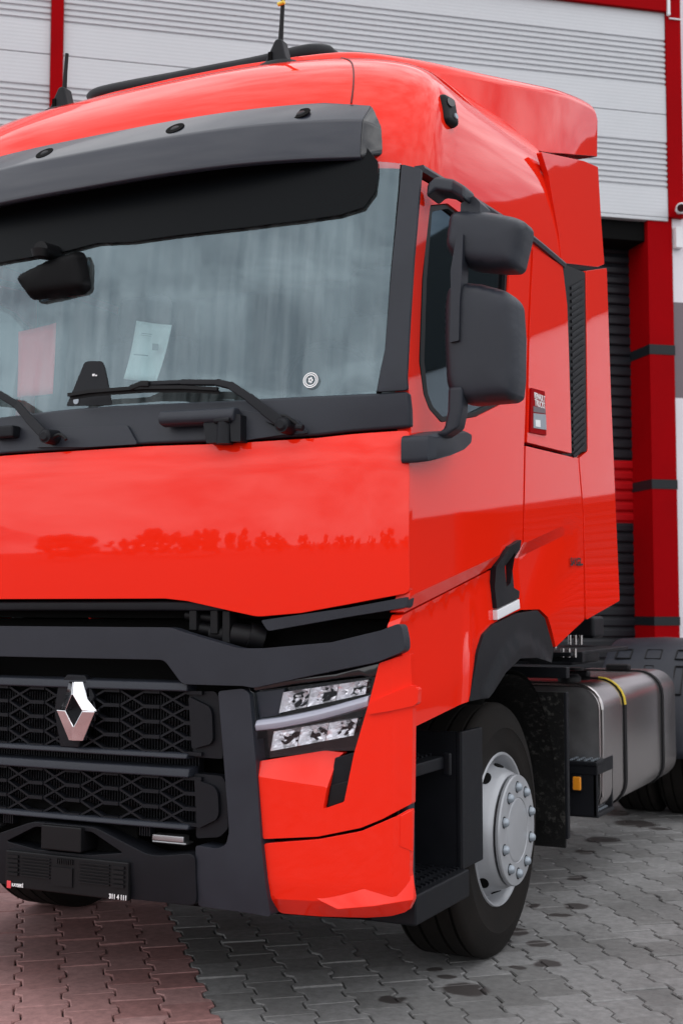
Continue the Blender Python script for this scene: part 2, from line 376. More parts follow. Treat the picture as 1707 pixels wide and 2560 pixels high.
def paver_mat(name, c1, c2, island):
    m, t, b = new_mat(name); l = t.links.new
    g = N('ShaderNodeNewGeometry', t)
    if island: rnd = g.outputs['Random Per Island']
    else: rnd = N('ShaderNodeObjectInfo', t).outputs['Random']
    mixc = N('ShaderNodeMixRGB', t); mixc.inputs['Color1'].default_value = (*c1, 1); mixc.inputs['Color2'].default_value = (*c2, 1); l(rnd, mixc.inputs['Fac'])
    n = N('ShaderNodeTexNoise', t); n.inputs['Scale'].default_value = 26; n.inputs['Detail'].default_value = 8; n.inputs['Roughness'].default_value = .7
    l(g.outputs['Position'], n.inputs['Vector'])
    n3 = N('ShaderNodeTexNoise', t); n3.inputs['Scale'].default_value = 2.1; n3.inputs['Detail'].default_value = 5; l(g.outputs['Position'], n3.inputs['Vector'])
    r = N('ShaderNodeMapRange', t); r.inputs['From Min'].default_value = .28; r.inputs['From Max'].default_value = .72; r.inputs['To Min'].default_value = .70; r.inputs['To Max'].default_value = 1.3; l(n.outputs['Fac'], r.inputs['Value'])
    r3 = N('ShaderNodeMapRange', t); r3.inputs['From Min'].default_value = .3; r3.inputs['From Max'].default_value = .7; r3.inputs['To Min'].default_value = .82; r3.inputs['To Max'].default_value = 1.15; l(n3.outputs['Fac'], r3.inputs['Value'])
    ml = N('ShaderNodeMath', t, operation='MULTIPLY'); l(r.outputs['Result'], ml.inputs[0]); l(r3.outputs['Result'], ml.inputs[1])
    v = N('ShaderNodeVectorMath', t, operation='SCALE'); l(mixc.outputs['Color'], v.inputs[0]); l(ml.outputs['Value'], v.inputs['Scale'])
    # drips of oil and water on the paving
    dn = N('ShaderNodeTexNoise', t); dn.inputs['Scale'].default_value = 9; dn.inputs['Detail'].default_value = 3; l(g.outputs['Position'], dn.inputs['Vector'])
    ds = N('ShaderNodeVectorMath', t, operation='SCALE'); l(dn.outputs['Color'], ds.inputs[0]); ds.inputs['Scale'].default_value = .09
    pa = N('ShaderNodeVectorMath', t, operation='ADD'); l(g.outputs['Position'], pa.inputs[0]); l(ds.outputs['Vector'], pa.inputs[1])
    acc = None
    for (x, y), rr in zip(stains, srad):
        d = N('ShaderNodeVectorMath', t, operation='DISTANCE'); l(pa.outputs['Vector'], d.inputs[0]); d.inputs[1].default_value = (x + .045, y + .045, .045)
        q = N('ShaderNodeMapRange', t); q.inputs['From Min'].default_value = rr * 1.15; q.inputs['From Max'].default_value = rr * .9; l(d.outputs['Value'], q.inputs['Value'])
        if acc is None: acc = q.outputs['Result']
        else:
            a = N('ShaderNodeMath', t, operation='MAXIMUM'); l(acc, a.inputs[0]); l(q.outputs['Result'], a.inputs[1]); acc = a.outputs['Value']
    mxs = N('ShaderNodeMixRGB', t); l(v.outputs['Vector'], mxs.inputs['Color1']); mxs.inputs['Color2'].default_value = (.036, .028, .026, 1)
    fs = N('ShaderNodeMath', t, operation='MULTIPLY'); l(acc, fs.inputs[0]); fs.inputs[1].default_value = .85; l(fs.outputs['Value'], mxs.inputs['Fac'])
    l(mxs.outputs['Color'], b.inputs['Base Color'])
    rg = N('ShaderNodeMapRange', t); rg.inputs['To Min'].default_value = .82; rg.inputs['To Max'].default_value = .5; l(acc, rg.inputs['Value']); l(rg.outputs['Result'], b.inputs['Roughness'])
    bp = N('ShaderNodeBump', t); bp.inputs['Strength'].default_value = .35; bp.inputs['Distance'].default_value = .004; l(n.outputs['Fac'], bp.inputs['Height']); l(bp.outputs['Normal'], b.inputs['Normal'])
    return m
GREY1, GREY2 = (.142, .139, .135), (.222, .219, .217)
RED1, RED2 = (.26, .122, .114), (.35, .195, .185)
M['pv_grey'] = paver_mat('grey_paver', GREY1, GREY2, False); M['pv_red'] = paver_mat('red_paver', RED1, RED2, False)
M['pv_grey_far'] = paver_mat('grey_paver_field', GREY1, GREY2, True); M['pv_red_far'] = paver_mat('red_paver_field', RED1, RED2, True)
PW, PL, PA = .1660, .2000, .0125            # column pitch, length, depth of the notched flank
def paver_outline(gap=.0035):
    h, w = PL / 2 - gap * .35, PW / 2 - gap * .75
    rt = [(w + PA, -h), (w + PA, -.062), (w - PA, -.038), (w - PA, .038), (w + PA, .062), (w + PA, h)]
    return rt + [(-x, y) for x, y in reversed(rt)]
def paver_geo(sc=1.):
    o = paver_outline(); n = len(o); ch = .0045
    # inset ring for the worn arris
    ins = []
    for i in range(n):
        p0, p, p1 = Vector(o[i - 1]), Vector(o[i]), Vector(o[(i + 1) % n])
        d0, d1 = (p - p0).normalized(), (p1 - p).normalized(); n0, n1 = Vector((-d0.y, d0.x)), Vector((-d1.y, d1.x))
        b = (n0 + n1); b = b / max(.5, b.length_squared) * 2 if b.length > 1e-6 else n0
        ins.append(p + b * ch * .9)
    vs = [(p.x, p.y, 0) for p in ins] + [(x, y, -.005) for x, y in o] + [(x, y, -.03) for x, y in o]
    fs = [tuple(range(n))]
    for k in (0, n):
        for i in range(n): fs.append((k + i, k + n + i, k + n + (i + 1) % n, k + (i + 1) % n))
    return vs, fs
pvs, pfs = paver_geo()
me_g = bpy.data.meshes.new('paver'); me_g.from_pydata(pvs, [], pfs); me_g.materials.append(M['pv_grey'])
me_r = bpy.data.meshes.new('paver_red'); me_r.from_pydata(pvs, [], pfs); me_r.materials.append(M['pv_red'])
paving = bpy.data.objects.new('paving', None); COL.objects.link(paving); paving['kind'] = 'structure'
UPV, VPV = Vector((PX, PY)), Vector((-PY, PX))
EDGE = Vector([(0.324, 0.490)][0])            # a point on the line where red pavers meet grey ones
cu = UPV.dot(EDGE)
fwd = Vector((-.4431, .8965)); rgt = Vector((.8965, .4431)); C2 = Vector((2.939, -3.664))
cells = []
for i in range(-80, 90):
    for j in range(-70, 80):
        uu = cu + (i + .5) * PW; vv = (j + (.5 if i % 2 else 0)) * PL
        p = UPV * uu + VPV * vv; d = (p - C2).dot(fwd); s = (p - C2).dot(rgt)
        if (p - Vector((1, 0))).length > 11.6 or (p - Vector((QX, QY))).dot(Vector((UY, -UX))) < -.6: continue
        inframe = abs(s) / d < .27 and d > 3.9
        hid = (-1.2 < p.x < 1.05 and p.y > .75)         # under the truck: little of it shows
        cells.append((abs(d) + (0 if inframe else 6) + (5 if hid else 0), p, i < 0))
cells.sort(key=lambda c: c[0])
rng = random.Random(3)
far = {True: MB(), False: MB()}
rot0 = atan2(UPV.y, UPV.x)
for k, (d, p, red) in enumerate(cells):
    tx, ty, tz, rz = rng.gauss(0, .008), rng.gauss(0, .008), rng.gauss(0, .0018), rot0 + rng.gauss(0, .008) + (pi if rng.random() < .5 else 0)
    if k < 298:
        o = bpy.data.objects.new('paver', me_r if red else me_g); COL.objects.link(o); o.parent = paving
        o.location = (p.x, p.y, tz); o.rotation_euler = (tx, ty, rz)
    else:
        R_ = Matrix.Rotation(rz, 3, 'Z') @ Matrix.Rotation(tx, 3, 'X') @ Matrix.Rotation(ty, 3, 'Y')
        far[red].add([R_ @ Vector(v) + Vector((p.x, p.y, tz)) for v in pvs], pfs)
for red in (True, False):
    if far[red].v:
        o = far[red].build('red_paver_field' if red else 'grey_paver_field', 'pv_red_far' if red else 'pv_grey_far', paving, smooth=False, fix=False); o['kind'] = 'stuff'
# ================================================================== GARAGE BUILDING
U3, N3, Q3 = Vector((UX, UY, 0)), Vector((UY, -UX, 0)), Vector((QX, QY, 0))
def BP(s, z, o=0.): return Q3 + U3 * s + N3 * o + Vector((0, 0, z))
bld = thing('garage_building', 'garage building with white ribbed cladding and red columns behind the truck', 'building', (QX, QY, 0))
bld_inv = Matrix.Translation(-Vector((QX, QY, 0)))
def bbox(name, s0, s1, z0, z1, o0, o1, m, parent=bld, bevel=.004):
    b = MB()
    vs = [BP(s, z, o) - Q3 for z in (z0, z1) for s, o in ((s0, o1), (s1, o1), (s1, o0), (s0, o0))]
    b.add(vs, [(3, 2, 1, 0), (4, 5, 6, 7), (0, 1, 5, 4), (1, 2, 6, 5), (2, 3, 7, 6), (3, 0, 4, 7)])
    return b.build(name, m, parent, bevel=bevel)
PH = 1.0
def panel_profile():
    # one sectional panel, bottom to top: smooth field, nine ribs, smooth field, tongue joint
    pr = [(0, .0), (.004, .012), (.27, .012)]
    n = 9; z0, z1 = .28, .755
    for k in range(n):
        a = z0 + (z1 - z0) * k / n; h = (z1 - z0) / n
        pr += [(a, .012), (a + h * .10, -.006), (a + h * .42, -.006), (a + h * .52, .012)]
    pr += [(z1, .012), (PH - .006, .012), (PH - .002, .0)]
    return pr
PPR = panel_profile()
def clad(s0, s1, z0, ph=PPR):
    b = MB()
    b.loft([[BP(s, z0 + z, o) - Q3 for z, o in ph] for s in (s0, s1)], close=False, cap=False)
    o = b.build('cladding_panel', 'clad', bld, smooth=False, fix=False)
    return o
bays = [(-5.40, .20), (-11.2, -5.51)]
for s0, s1 in bays:
    for k in range(4): clad(s0, s1, 5.07 + k * PH)
bbox('facade_backing', -11.2, .26, 5.08, 9.8, -.30, -.02, 'clad')
bbox('bottom_trim', -5.40, .20, 5.035, 5.068, -.06, .012, 'clad')
bbox('red_column', -5.507, -5.403, 4.6, 9.8, -.05, .05, 'bred')
bbox('red_column', .203, .36, 5.072, 9.8, -.05, .03, 'bred')
bbox('red_beam', -5.40, .20, 7.062, 7.8, .014, .06, 'bred')
# pillar below, with its dark bands
zs = [(0, 1.23), (1.31, 2.495), (2.583, 3.76), (3.852, 5.07)]
for z0, z1 in zs: bbox('red_pillar', -.007, .247, z0, z1, -.80, 0., 'bred')
for z0, z1 in ((1.23, 1.31), (2.495, 2.583), (3.76, 3.852)): bbox('pillar_band', -.011, .251, z0, z1, -.81, .004, 'bband', bevel=0)
# roller shutter set back in the opening
def slat_mesh(s0, s1, m):
    pr = [(0, .0), (.004, -.012), (.012, -.014), (.018, .0), (.03, .008), (.075, .008), (.092, .0), (.1, -.002)]
    b = MB(); b.loft([[BP(s, z, o) - Q3 for z, o in pr] for s in (s0, s1)], close=False, cap=False)
    me = bpy.data.meshes.new('slat'); me.from_pydata(b.v, [], b.f); me.materials.append(M[m]); return me
def shutter(s0, s1, red_from, red_to, o=-.40, ztop=5.0):
    sh = bbox('roller_shutter', s0, s1, .0, ztop, o - .06, o - .03, 'shut', bevel=0)
    A, B_ = slat_mesh(s0, s1, 'shut'), slat_mesh(s0, s1, 'shutred')
    k = 0
    while k * .1 < ztop - .1:
        z = k * .1
        ob = bpy.data.objects.new('slat', B_ if red_from <= z + .05 < red_to else A); COL.objects.link(ob); ob.parent = sh
        ob.location = N3 * o + Vector((0, 0, z)); k += 1
    return sh
shutter(-5.3, -.0075, 2.2, 2.82)
bbox('opening_shade', -5.40, -.010, 4.85, 5.033, -.9, -.06, 'void')  # black block stands in for the shaded underside of the opening
# wall to the right: white pier with a grey band, then the next bay
bbox('white_wall', .25, 2.2, 0, 3.36, -.6, -.02, 'wallw'); bbox('grey_wall_band', .25, 2.2, 3.36, 4.27, -.6, -.021, 'wallg', bevel=0); bbox('white_wall', .25, 2.2, 4.27, 8.5, -.6, -.02, 'wallw')
bbox('drain_pipe', .205, .235, 7.02, 9.8, .04, .075, 'white', bevel=.01)
bbox('cable_clip', .235, .36, 7.0, 7.012, .035, .045, 'white', bevel=0)
shutter(2.3, 7.5, 1.4, 1.9, ztop=2.7)
bbox('white_wall', 2.2, 15, 2.72, 4.9, -.6, -.02, 'wallw')
bbox('dark_fascia', 2.2, 15, 4.9, 6.9, -.6, .02, 'bband')
bbox('red_column', 7.5, 7.75, 0, 2.72, -.6, .06, 'bred')
bbox('dark_plinth', 7.75, 15, 0, 2.72, -.6, -.05, 'bband')
# camera on the pillar
sc_ = thing('security_camera', 'white security camera on a bracket at the top of the red pillar', 'camera', BP(.30, 5.14, .03))
b = MB(); b.tube([(0, 0, 0), N3 * .07, N3 * .10], [.035, .035, .02], 14); b.build('bracket', 'white', sc_)
b = MB(); ax = (N3 * .8 - U3 * .5 + Vector((0, 0, -.25))).normalized(); b.tube([N3 * .07 - ax * .06, N3 * .07 - ax * .05, N3 * .07 + ax * .16, N3 * .07 + ax * .17], [.03, .05, .05, .045], 16); b.build('housing', 'white', sc_)
b = MB(); b.tube([N3 * .07 + ax * .165, N3 * .07 + ax * .178], [.04, .035], 16); b.build('lens', 'gloss', sc_)
bbox('junction_box', .26, .33, 4.78, 4.98, -.02, .05, 'white')
# unseen trees, added only to be mirrored in paint and glass
rt = random.Random(11); tl = MB()
bmi = bmesh.new(); bmesh.ops.create_icosphere(bmi, subdivisions=2, radius=1); ico_v = [v.co.copy() for v in bmi.verts]; ico_f = [tuple(v.index for v in f.verts) for f in bmi.faces]; bmi.free()
for k in range(210):
    a = radians(rt.uniform(-178, 25)); d = rt.uniform(46, 66); h = 2.4 + 1.5 * sin(a * 5.3) + rt.uniform(0, 2.6)
    h = max(h * .6, 1.2)
    for q in range(11):
        u = rt.uniform(.25, 1.); w_ = h * .34 * sqrt(max(.05, 1 - ((u - .45) / .62) ** 2))
        c = Vector((cos(a) * d + rt.uniform(-1, 1) * w_, sin(a) * d + rt.uniform(-1, 1) * w_, h * u)); r_ = h * rt.uniform(.08, .17)
        tl.add([v * (r_ * (1 + rt.uniform(-.3, .3))) + c for v in ico_v], ico_f)
o = tl.build('mirrored_trees', 'leafhaze', None, smooth=False, fix=False); o['kind'] = 'stuff'; o['label'] = 'unseen line of far trees added to be mirrored'
# ================================================================== THE TRUCK
T = thing('semi_truck', 'red tractor unit with black grille and grey front wheel parked diagonally on the paving', 'truck')
# ---- upper cab: a stack of rounded plan outlines, drawn in towards the roof
LV = [(2.93, .0, .255, .34, 1.243, 2.09), (3.02, .01, .255, .34, 1.243, 2.07), (3.12, .03, .265, .35, 1.238, 2.05), (3.21, .05, .285, .37, 1.228, 2.02),
      (3.28, .08, .31, .40, 1.205, 1.98), (3.34, .10, .35, .43, 1.165, 1.94), (3.39, .115, .40, .45, 1.11, 1.90), (3.43, .12, .45, .47, 1.03, 1.87),
      (3.465, .125, .53, .47, .93, 1.85), (3.50, .125, .64, .45, .80, 1.83), (3.53, .125, .80, .40, .62, 1.81), (3.545, .125, 1.0, .3, .35, 1.8)]
def level(t):
    k = t * (len(LV) - 1); i = min(int(k), len(LV) - 2); f = k - i
    g = lambda j: LV[max(0, min(len(LV) - 1, j))]
    a, b, c, d = g(i - 1), g(i), g(i + 1), g(i + 2)
    return [.5 * (2 * b[q] + (c[q] - a[q]) * f + (2 * a[q] - 5 * b[q] + 4 * c[q] - d[q]) * f * f + (3 * b[q] - a[q] - 3 * c[q] + d[q]) * f ** 3) for q in range(6)]
def plan(lv, nn=2.7):
    zb, tilt, y0, A, hw, yr = lv
    half = []
    for k in range(19):
        a = pi / 2 * k / 18
        half.append((hw * sin(a) ** (2 / nn), y0 + A * (1 - cos(a) ** (2 / nn))))
    ys = y0 + A
    for k in range(1, 11): half.append((hw, ys + (yr - ys) * k / 10))
    pts = half[::-1][:-1] + [half[0]] + [(-x, y) for x, y in half[1:]]
    return [Vector((x, y, zb + tilt * (y - .4))) for x, y in pts]
rings = [plan(level(t / 44)) for t in range(45)]
b = MB(); b.loft(rings, close=False, cap=False)
last = rings[-1]; n_ = len(last)
b.f.append(tuple(len(b.v) - n_ + k for k in range(n_)))
b.loft([[r[0] for r in rings], [r[-1] for r in rings]], close=False, cap=False)
cab = b.build('cab_roof', 'red', T)
# seam between the roof shell and its corner panel
def on_roof(t, k, o=0.):
    lv = level(t); a = k
    zb, tilt, y0, A, hw, yr = lv
    x, y = hw * sin(a) ** (2 / 2.7), y0 + A * (1 - cos(a) ** (2 / 2.7))
    return Vector((x, y, zb + tilt * (y - .4)))
# ---- roof deflector
def dsec(Y, w, zt, zb, r):
    q = []
    for k in range(9):
        a = pi / 2 * k / 8
        q.append((w - r + r * cos(a), zt - r + r * sin(a)))
    half = [(w - .005, zb)] + q + [(w * .5, zt + .015), (0, zt + .02)]
    pts = half + [(-x, z) for x, z in half[::-1][1:]]
    return [Vector((x, Y, z)) for x, z in pts]
DS = [(.72, .62, 3.565, 3.40, .05), (.85, .80, 3.60, 3.40, .05), (1.1, .97, 3.635, 3.42, .06), (1.5, 1.10, 3.70, 3.43, .05), (1.92, 1.17, 3.80, 3.48, .05), (2.3, 1.20, 3.90, 3.58, .05), (2.76, 1.205, 4.005, 3.715, .05), (2.86, 1.205, 3.985, 3.742, .05)]
b = MB(); b.loft([dsec(*d) for d in [tuple(v) for v in spl([tuple(d) for d in DS], 4)]], close=True, cap=True)
b.build('roof_deflector', 'red', T, bevel=.006)
# dark lip along the front of the deflector
lip = spl([(-0.661, 1.020, 3.725)] + [(-0.542, 0.940, 3.696)] + [(-0.333, 0.880, 3.662)] + [(-0.080, 0.840, 3.633), (0.137, 0.840, 3.627), (0.346, 0.840, 3.621)] + [(0.457, 0.860, 3.633)] + [(0.537, 0.900, 3.652)] + [(0.576, 0.960, 3.668)] + [(0.604, 1.020, 3.669)], 4)
b = MB(); nL = len(lip); b.tube([(x, y, z + .002) for x, y, z in lip], [.014 + .022 * sin(pi * k / (nL - 1)) ** .4 + .024 * max(0, k / (nL - 1) - .5) * (1 if k < nL - 3 else .3) for k in range(nL)], 12); b.build('deflector_lip', 'dark', T)
# seam where the roof shell meets its corner panel
b = MB(); b.tube([on_roof(.24 + .42 * k / 20, .83 + .05 * (k / 20)) for k in range(21)], .0035, 6); b.build('roof_seam', 'seam_dark', T)
# ---- side deflectors behind the cab
def quad_panel(name, pts, m, thick=.025, bevel=.006, r=.015, flare=.01, **kw):
    f = (lambda u, v, o: Vector((1.247 + flare * max(0, u - 2.05) + o, u, v)), Vector((-1, 0, 0)))
    return patch(name, pts, m, T, surf=f, thick=thick, bevel=bevel, r=r, mirror=True, grid=.12, **kw)
quad_panel('side_deflector', [(1.746, 3.403), (2.425, 3.575), (2.675, 3.622), (2.725, 3.326), (2.766, 3.143), (2.647, 3.101), (2.039, 2.976), (2.003, 3.093), (1.927, 3.213), (1.853, 3.331)], 'red')
quad_panel('side_deflector', [(2.418, 3.026), (2.796, 3.130), (2.837, 2.496), (2.947, 1.431), (2.342, 1.339), (2.329, 1.839), (2.261, 2.096), (2.405, 2.145)], 'red', off=.004)
# white sealing strip along the joint
quad_panel('edge_seal', [(2.277, 1.815), (2.292, 1.816), (2.298, 1.343), (2.283, 1.339)], 'white', thick=.01, bevel=0, r=0)
# dark upright vent with slanting louvres
quad_panel('side_vent', [(2.059, 2.974), (2.432, 3.021), (2.442, 2.149), (2.153, 2.106), (2.115, 2.672)], 'black', thick=.03)
def vent_louvres():
    b = MB(); zt, zb = 2.93, 2.14; n = 26
    for k in range(n):
        z = zb + (zt - zb) * k / (n - 1)
        b.bar((1.249, 2.165, z - .045), (1.250, 2.37, z + .035), .014, .012, up=(1, 0, 0))
    o = b.build('vent_louvre', 'dark', T, bevel=0); o['kind'] = 'stuff'; o2 = o.copy(); COL.objects.link(o2); o2.scale.x = -1
vent_louvres()
# ---- sun visor over the windscreen
def visor_ring(x):
    ax = abs(x); u = ax / 1.12; w = max(0, (ax - 1.05) / .07)
    y_lo = .132 + .20 * u ** 3 + .10 * w ** 1.4; zl, zm, zh = 2.945, 3.088, 3.195
    y_md = y_lo + .016; y_hi = y_md + .098
    zh -= .045 * w ** 2; zm -= .02 * w; zl += .05 * min(1, w)
    return [Vector((x, y_lo + .16 - .08 * min(1, w), zl + .05)), Vector((x, y_lo + .016, zl - .002)), Vector((x, y_lo + .002, zl + .004)), Vector((x, y_lo, zl + .02)), Vector((x, y_lo + .004, (zl + zm) / 2)), Vector((x, y_md - .001, zm - .008)), Vector((x, y_md + .007, zm + .008)),
            Vector((x, y_hi, zh - .006)), Vector((x, y_hi + .02, zh)), Vector((x, y_hi + .16, zh - .01))]
b = MB(); b.loft([visor_ring(-1.052 + 2.104 * k / 40) for k in range(41)], close=True, cap=True)
vis = b.build('sun_visor', 'visor', T, bevel=.003)
for s in (1, -1):
    b = MB(); b.loft([visor_ring(s * (1.0525 + .075 * k / 5)) for k in range(6)], close=True, cap=True); b.build('visor_end_cap', 'gloss', vis, bevel=.004)
for x, z in [(-0.237, 3.152), (0.355, 3.141), (0.832, 3.118)]:
    rg = visor_ring(x); p0, p1 = rg[6], rg[7]; d_ = (p1 - p0).normalized(); nrm = Vector((0, -d_.z, d_.y)); c = p0.lerp(p1, .42)
    def disc(r1, r2, o):
        return [c + Vector((1, 0, 0)) * (r1 * cos(t)) + d_ * (r2 * sin(t)) + nrm * o for t in [2 * pi * k / 24 for k in range(24)]]
    b = MB(); b.loft([disc(.037, .037, .0), disc(.036, .036, .0025)]); b.build('socket_shade_disc', 'void', vis)  # flat near-black disc in place of a shaded lamp hole
    b = MB(); b.loft([disc(.016, .016, .0026), disc(.013, .013, .0045)]); b.build('visor_lamp', 'dark', vis)
# ---- roof aerials
for k, sx in enumerate((1, -1)):
    an = MB(); x0, y0_, z0 = .52 * sx + .04, .60, 3.455
    prof = [(-.075, -.03), (-.07, .03), (-.03, .085), (0, .125), (.035, .125), (.06, .05), (.085, .03), (.085, -.03)]
    an.loft([[Vector((x0 + px_ * .75 * (1 if s == 0 else 1), y0_ + s, z0 + pz)) for px_, pz in prof] for s in (-.03, .03)], close=True, cap=True)
    base = an.build('aerial_base', 'dark', T, bevel=.01)
    hh = .192 if sx > 0 else .165
    w = tube('aerial_whip', [(x0 + .008, y0_, z0 + .10), (x0 + .014, y0_, z0 + .20), (x0 + .02, y0_ + .0, z0 + .11 + hh)], [.011, .0085, .008], 'black', base)
    if sx > 0: tube('yellow_tag', [(x0 + .004, y0_ - .011, z0 + .268), (x0 + .032, y0_ - .011, z0 + .272)], .008, 'yellow', base)
    b = MB(); b.box((x0 - .018, y0_ - .0305, z0 + .045), (.016, .010, .06)); b.build('aerial_slot_shade', 'void', base)  # near-black block stands in for the shade inside the slot
    foot = MB(); foot.loft([[Vector((x0 + a * r_ * 1.25, y0_ + b_ * r_ * .8, z)) for a, b_ in [(cos(2 * pi * q / 20), sin(2 * pi * q / 20)) for q in range(20)]] for r_, z in ((.088, z0 - .05), (.086, z0 + .01), (.07, z0 + .03))]); foot.build('aerial_foot', 'dark', base)
# marker camera high on the flank
b = MB(); b.box((0, 0, 0), (.045, .085, .115)); o = b.build('side_camera', 'black', T, bevel=.02, seg=4); o.location = (1.232, .665, 3.21); o.rotation_euler = (0, radians(-10), radians(-12))
b = MB(); b.tube([(.022, -.012, .02), (.03, -.014, .02)], .018, 14); b.build('camera_lens', 'gloss', o)
b = MB(); b.tube([(.022, .012, -.026), (.028, .012, -.026)], .011, 12); b.build('camera_led', 'nut', o)
# ---- windscreen, pillar, cowl
GL = [(-0.140, 3.007), (0.356, 2.983), (0.746, 2.965), (1.065, 2.946), (1.180, 2.926), (1.187, 2.624), (1.177, 2.258), (1.153, 2.108), (0.903, 2.109), (0.616, 2.109), (0.146, 2.124), (-0.037, 2.123)]
GL[0] = (0, GL[0][1]); GL[-1] = (0, GL[-1][1])
patch('windscreen', sym(GL), 'glass', T, off=-.012, thick=.006, bevel=0, grid=.08)
BLm = [(-0.139, 3.003), (0.356, 2.983), (0.746, 2.965), (1.065, 2.946), (1.108, 2.934), (1.112, 2.886), (1.108, 2.822), (1.073, 2.767), (0.988, 2.747), (0.863, 2.741), (0.630, 2.739), (0.381, 2.744), (0.153, 2.745), (-0.108, 2.760)]
BLm = [(0, 3.13), (.90, 3.13), (1.03, 3.04)] + BLm[4:]; BLm[0] = (0, BLm[0][1]); BLm[-1] = (0, BLm[-1][1])
top_band = patch('screen_top_band', sym(BLm), 'band', T, off=.004, thick=.006, bevel=0, grid=.1)  # near-black band across the top of the windscreen, under the visor
pillar_relief = lambda X, Z: .0
patch('windscreen_pillar', [(1.191, 2.917), (1.258, 2.894), (1.258, 2.855), (1.257, 2.556), (1.253, 2.314), (1.252, 2.153), (1.254, 2.113), (1.154, 2.111), (1.177, 2.258), (1.188, 2.624), (1.191, 2.815)], 'grey', T, off=.004, thick=.014, relief=pillar_relief, mirror=True, grid=.05, bevel=.005, r=.01, seg=3)
patch('pillar_edge', [(1.182, 2.919), (1.192, 2.917), (1.193, 2.815), (1.190, 2.624), (1.179, 2.258), (1.156, 2.108), (1.147, 2.108), (1.172, 2.258), (1.181, 2.624), (1.182, 2.815)], 'void', T, off=-.006, thick=.02, mirror=True, bevel=0)
CW = [(-0.038, 2.127), (0.145, 2.125), (0.615, 2.111), (0.903, 2.109), (1.154, 2.107), (1.251, 2.110), (1.255, 2.050), (1.253, 1.992), (1.056, 1.981), (0.949, 1.972), (0.631, 1.966), (0.314, 1.973), (-0.008, 1.970)]
CW[0] = (0, CW[0][1]); CW[-1] = (0, CW[-1][1])
cowl = patch('cowl_panel', sym(CW), 'grey', T, off=.0, thick=.04, bevel=.01, grid=.06, seg=3)
patch('cowl_cover', [(-0.180, 1.986), (-0.128, 2.056), (0.224, 2.045), (0.278, 1.972), (0.059, 1.973)], 'grey', T, off=.012, thick=.016, bevel=.008, r=.012)
patch('cowl_cover', [(0.664, 2.075), (0.884, 2.029), (0.927, 1.979), (0.824, 1.976), (0.691, 1.963), (0.683, 2.020)], 'grey', T, off=.010, thick=.016, bevel=.008, r=.015)
patch('cowl_recess_shade', [(0.773, 2.026), (0.861, 1.996), (0.873, 1.977), (0.855, 1.977), (0.839, 1.990)], 'void', T, off=.0125, thick=.004, bevel=0)  # thin near-black plate painted in for the shade of a hollow
# fold-out step and grab bar on the cowl
gp = [F3(x, z, .045) for x, z in [(0.387, 2.052), (0.539, 2.049), (0.681, 2.048)]]
b = MB(); b.loft([[p + Vector((0, dy, dz)) for dy, dz in ((-.018, -.02), (-.024, .0), (-.012, .026), (.03, .03), (.04, -.005), (.02, -.03))] for p in gp]); b.build('grab_bar', 'grey', T, bevel=.009, seg=3)
patch('step_bracket', [(0.562, 2.026), (0.581, 2.031), (0.690, 2.052), (0.701, 2.049), (0.708, 1.955), (0.672, 1.957), (0.665, 2.016), (0.619, 2.018), (0.623, 1.956), (0.580, 1.955)], 'dark', T, off=.05, thick=.05, bevel=.006, r=.004)
patch('step_recess_shade', [(0.587, 2.030), (0.647, 2.029), (0.654, 1.959), (0.595, 1.959)], 'void', T, off=.012, thick=.01, bevel=0)  # near-black plate behind the bracket, shade put in as colour
b = MB(); q = F3(*[(0.639, 1.981)][0], .03); b.tube([q + Vector((0, -.005, -.03)), q + Vector((0, -.005, .045))], [.030, .026], 14); b.tube([q + Vector((-.03, -.02, .05)), q + Vector((.03, -.02, .05))], .010, 10); b.build('step_hinge', 'dark', T)
# wipers
def wiper(arm, blade, pivot, off=.055):
    A = [F3(x, z, off) for x, z in arm]; Bl = [F3(x, z, off + .004) for x, z in blade]; pv = F3(*pivot, off)
    b = MB()
    n = len(A)
    for i in range(n - 1):
        w0 = .036 - .022 * i / (n - 1); b.bar(A[i], A[i + 1] + (A[i + 1] - A[i]).normalized() * .006, w0, .016, up=(0, -1, .2))
    w = b.build('wiper', 'dark', T, bevel=.004)
    b = MB(); b.tube([pv + Vector((0, -.014, 0)), pv + Vector((0, .07, .0))], [.026, .030], 18); b.tube([pv + Vector((.0, -.022, 0)), pv + Vector((0, -.012, 0))], [.014, .024], 16); b.build('wiper_pivot', 'dark', w)
    b = MB()
    for i in range(len(Bl) - 1): b.bar(Bl[i], Bl[i + 1], .014, .012, up=(0, 0, 1))
    for i in range(len(Bl) - 1): b.bar(Bl[i] + Vector((0, .012, -.010)), Bl[i + 1] + Vector((0, .012, -.010)), .006, .012, up=(0, 0, 1))
    b.build('wiper_blade', 'black', w, bevel=0)
    return w
w1 = wiper([(0.861, 2.006), (0.792, 2.058), (0.732, 2.104), (0.654, 2.153), (0.602, 2.167), (0.463, 2.178), (0.291, 2.185)], [(-0.024, 2.168), (0.069, 2.174), (0.174, 2.173), (0.305, 2.171), (0.468, 2.160), (0.607, 2.144)], [(0.861, 2.004)][0])
wj = [F3(x, z, .06) for x, z in [(0.250, 2.172), (0.295, 2.184), (0.332, 2.181)]]
b = MB(); b.bar(wj[0], wj[1], .02, .02); b.bar(wj[1], wj[2], .028, .022); b.build('blade_joint', 'black', w1, bevel=.004)
hose = [F3(x, z, .05) for x, z in [(0.835, 2.034), (0.864, 2.034), (0.901, 2.009), (0.921, 1.995)]]
tube('washer_hose', spl(hose, 5), .006, 'black', w1); tube('washer_jet', [hose[-1] + Vector((-.012, -.01, 0)), hose[-1] + Vector((.012, -.01, -.004))], .011, 'dark', w1)
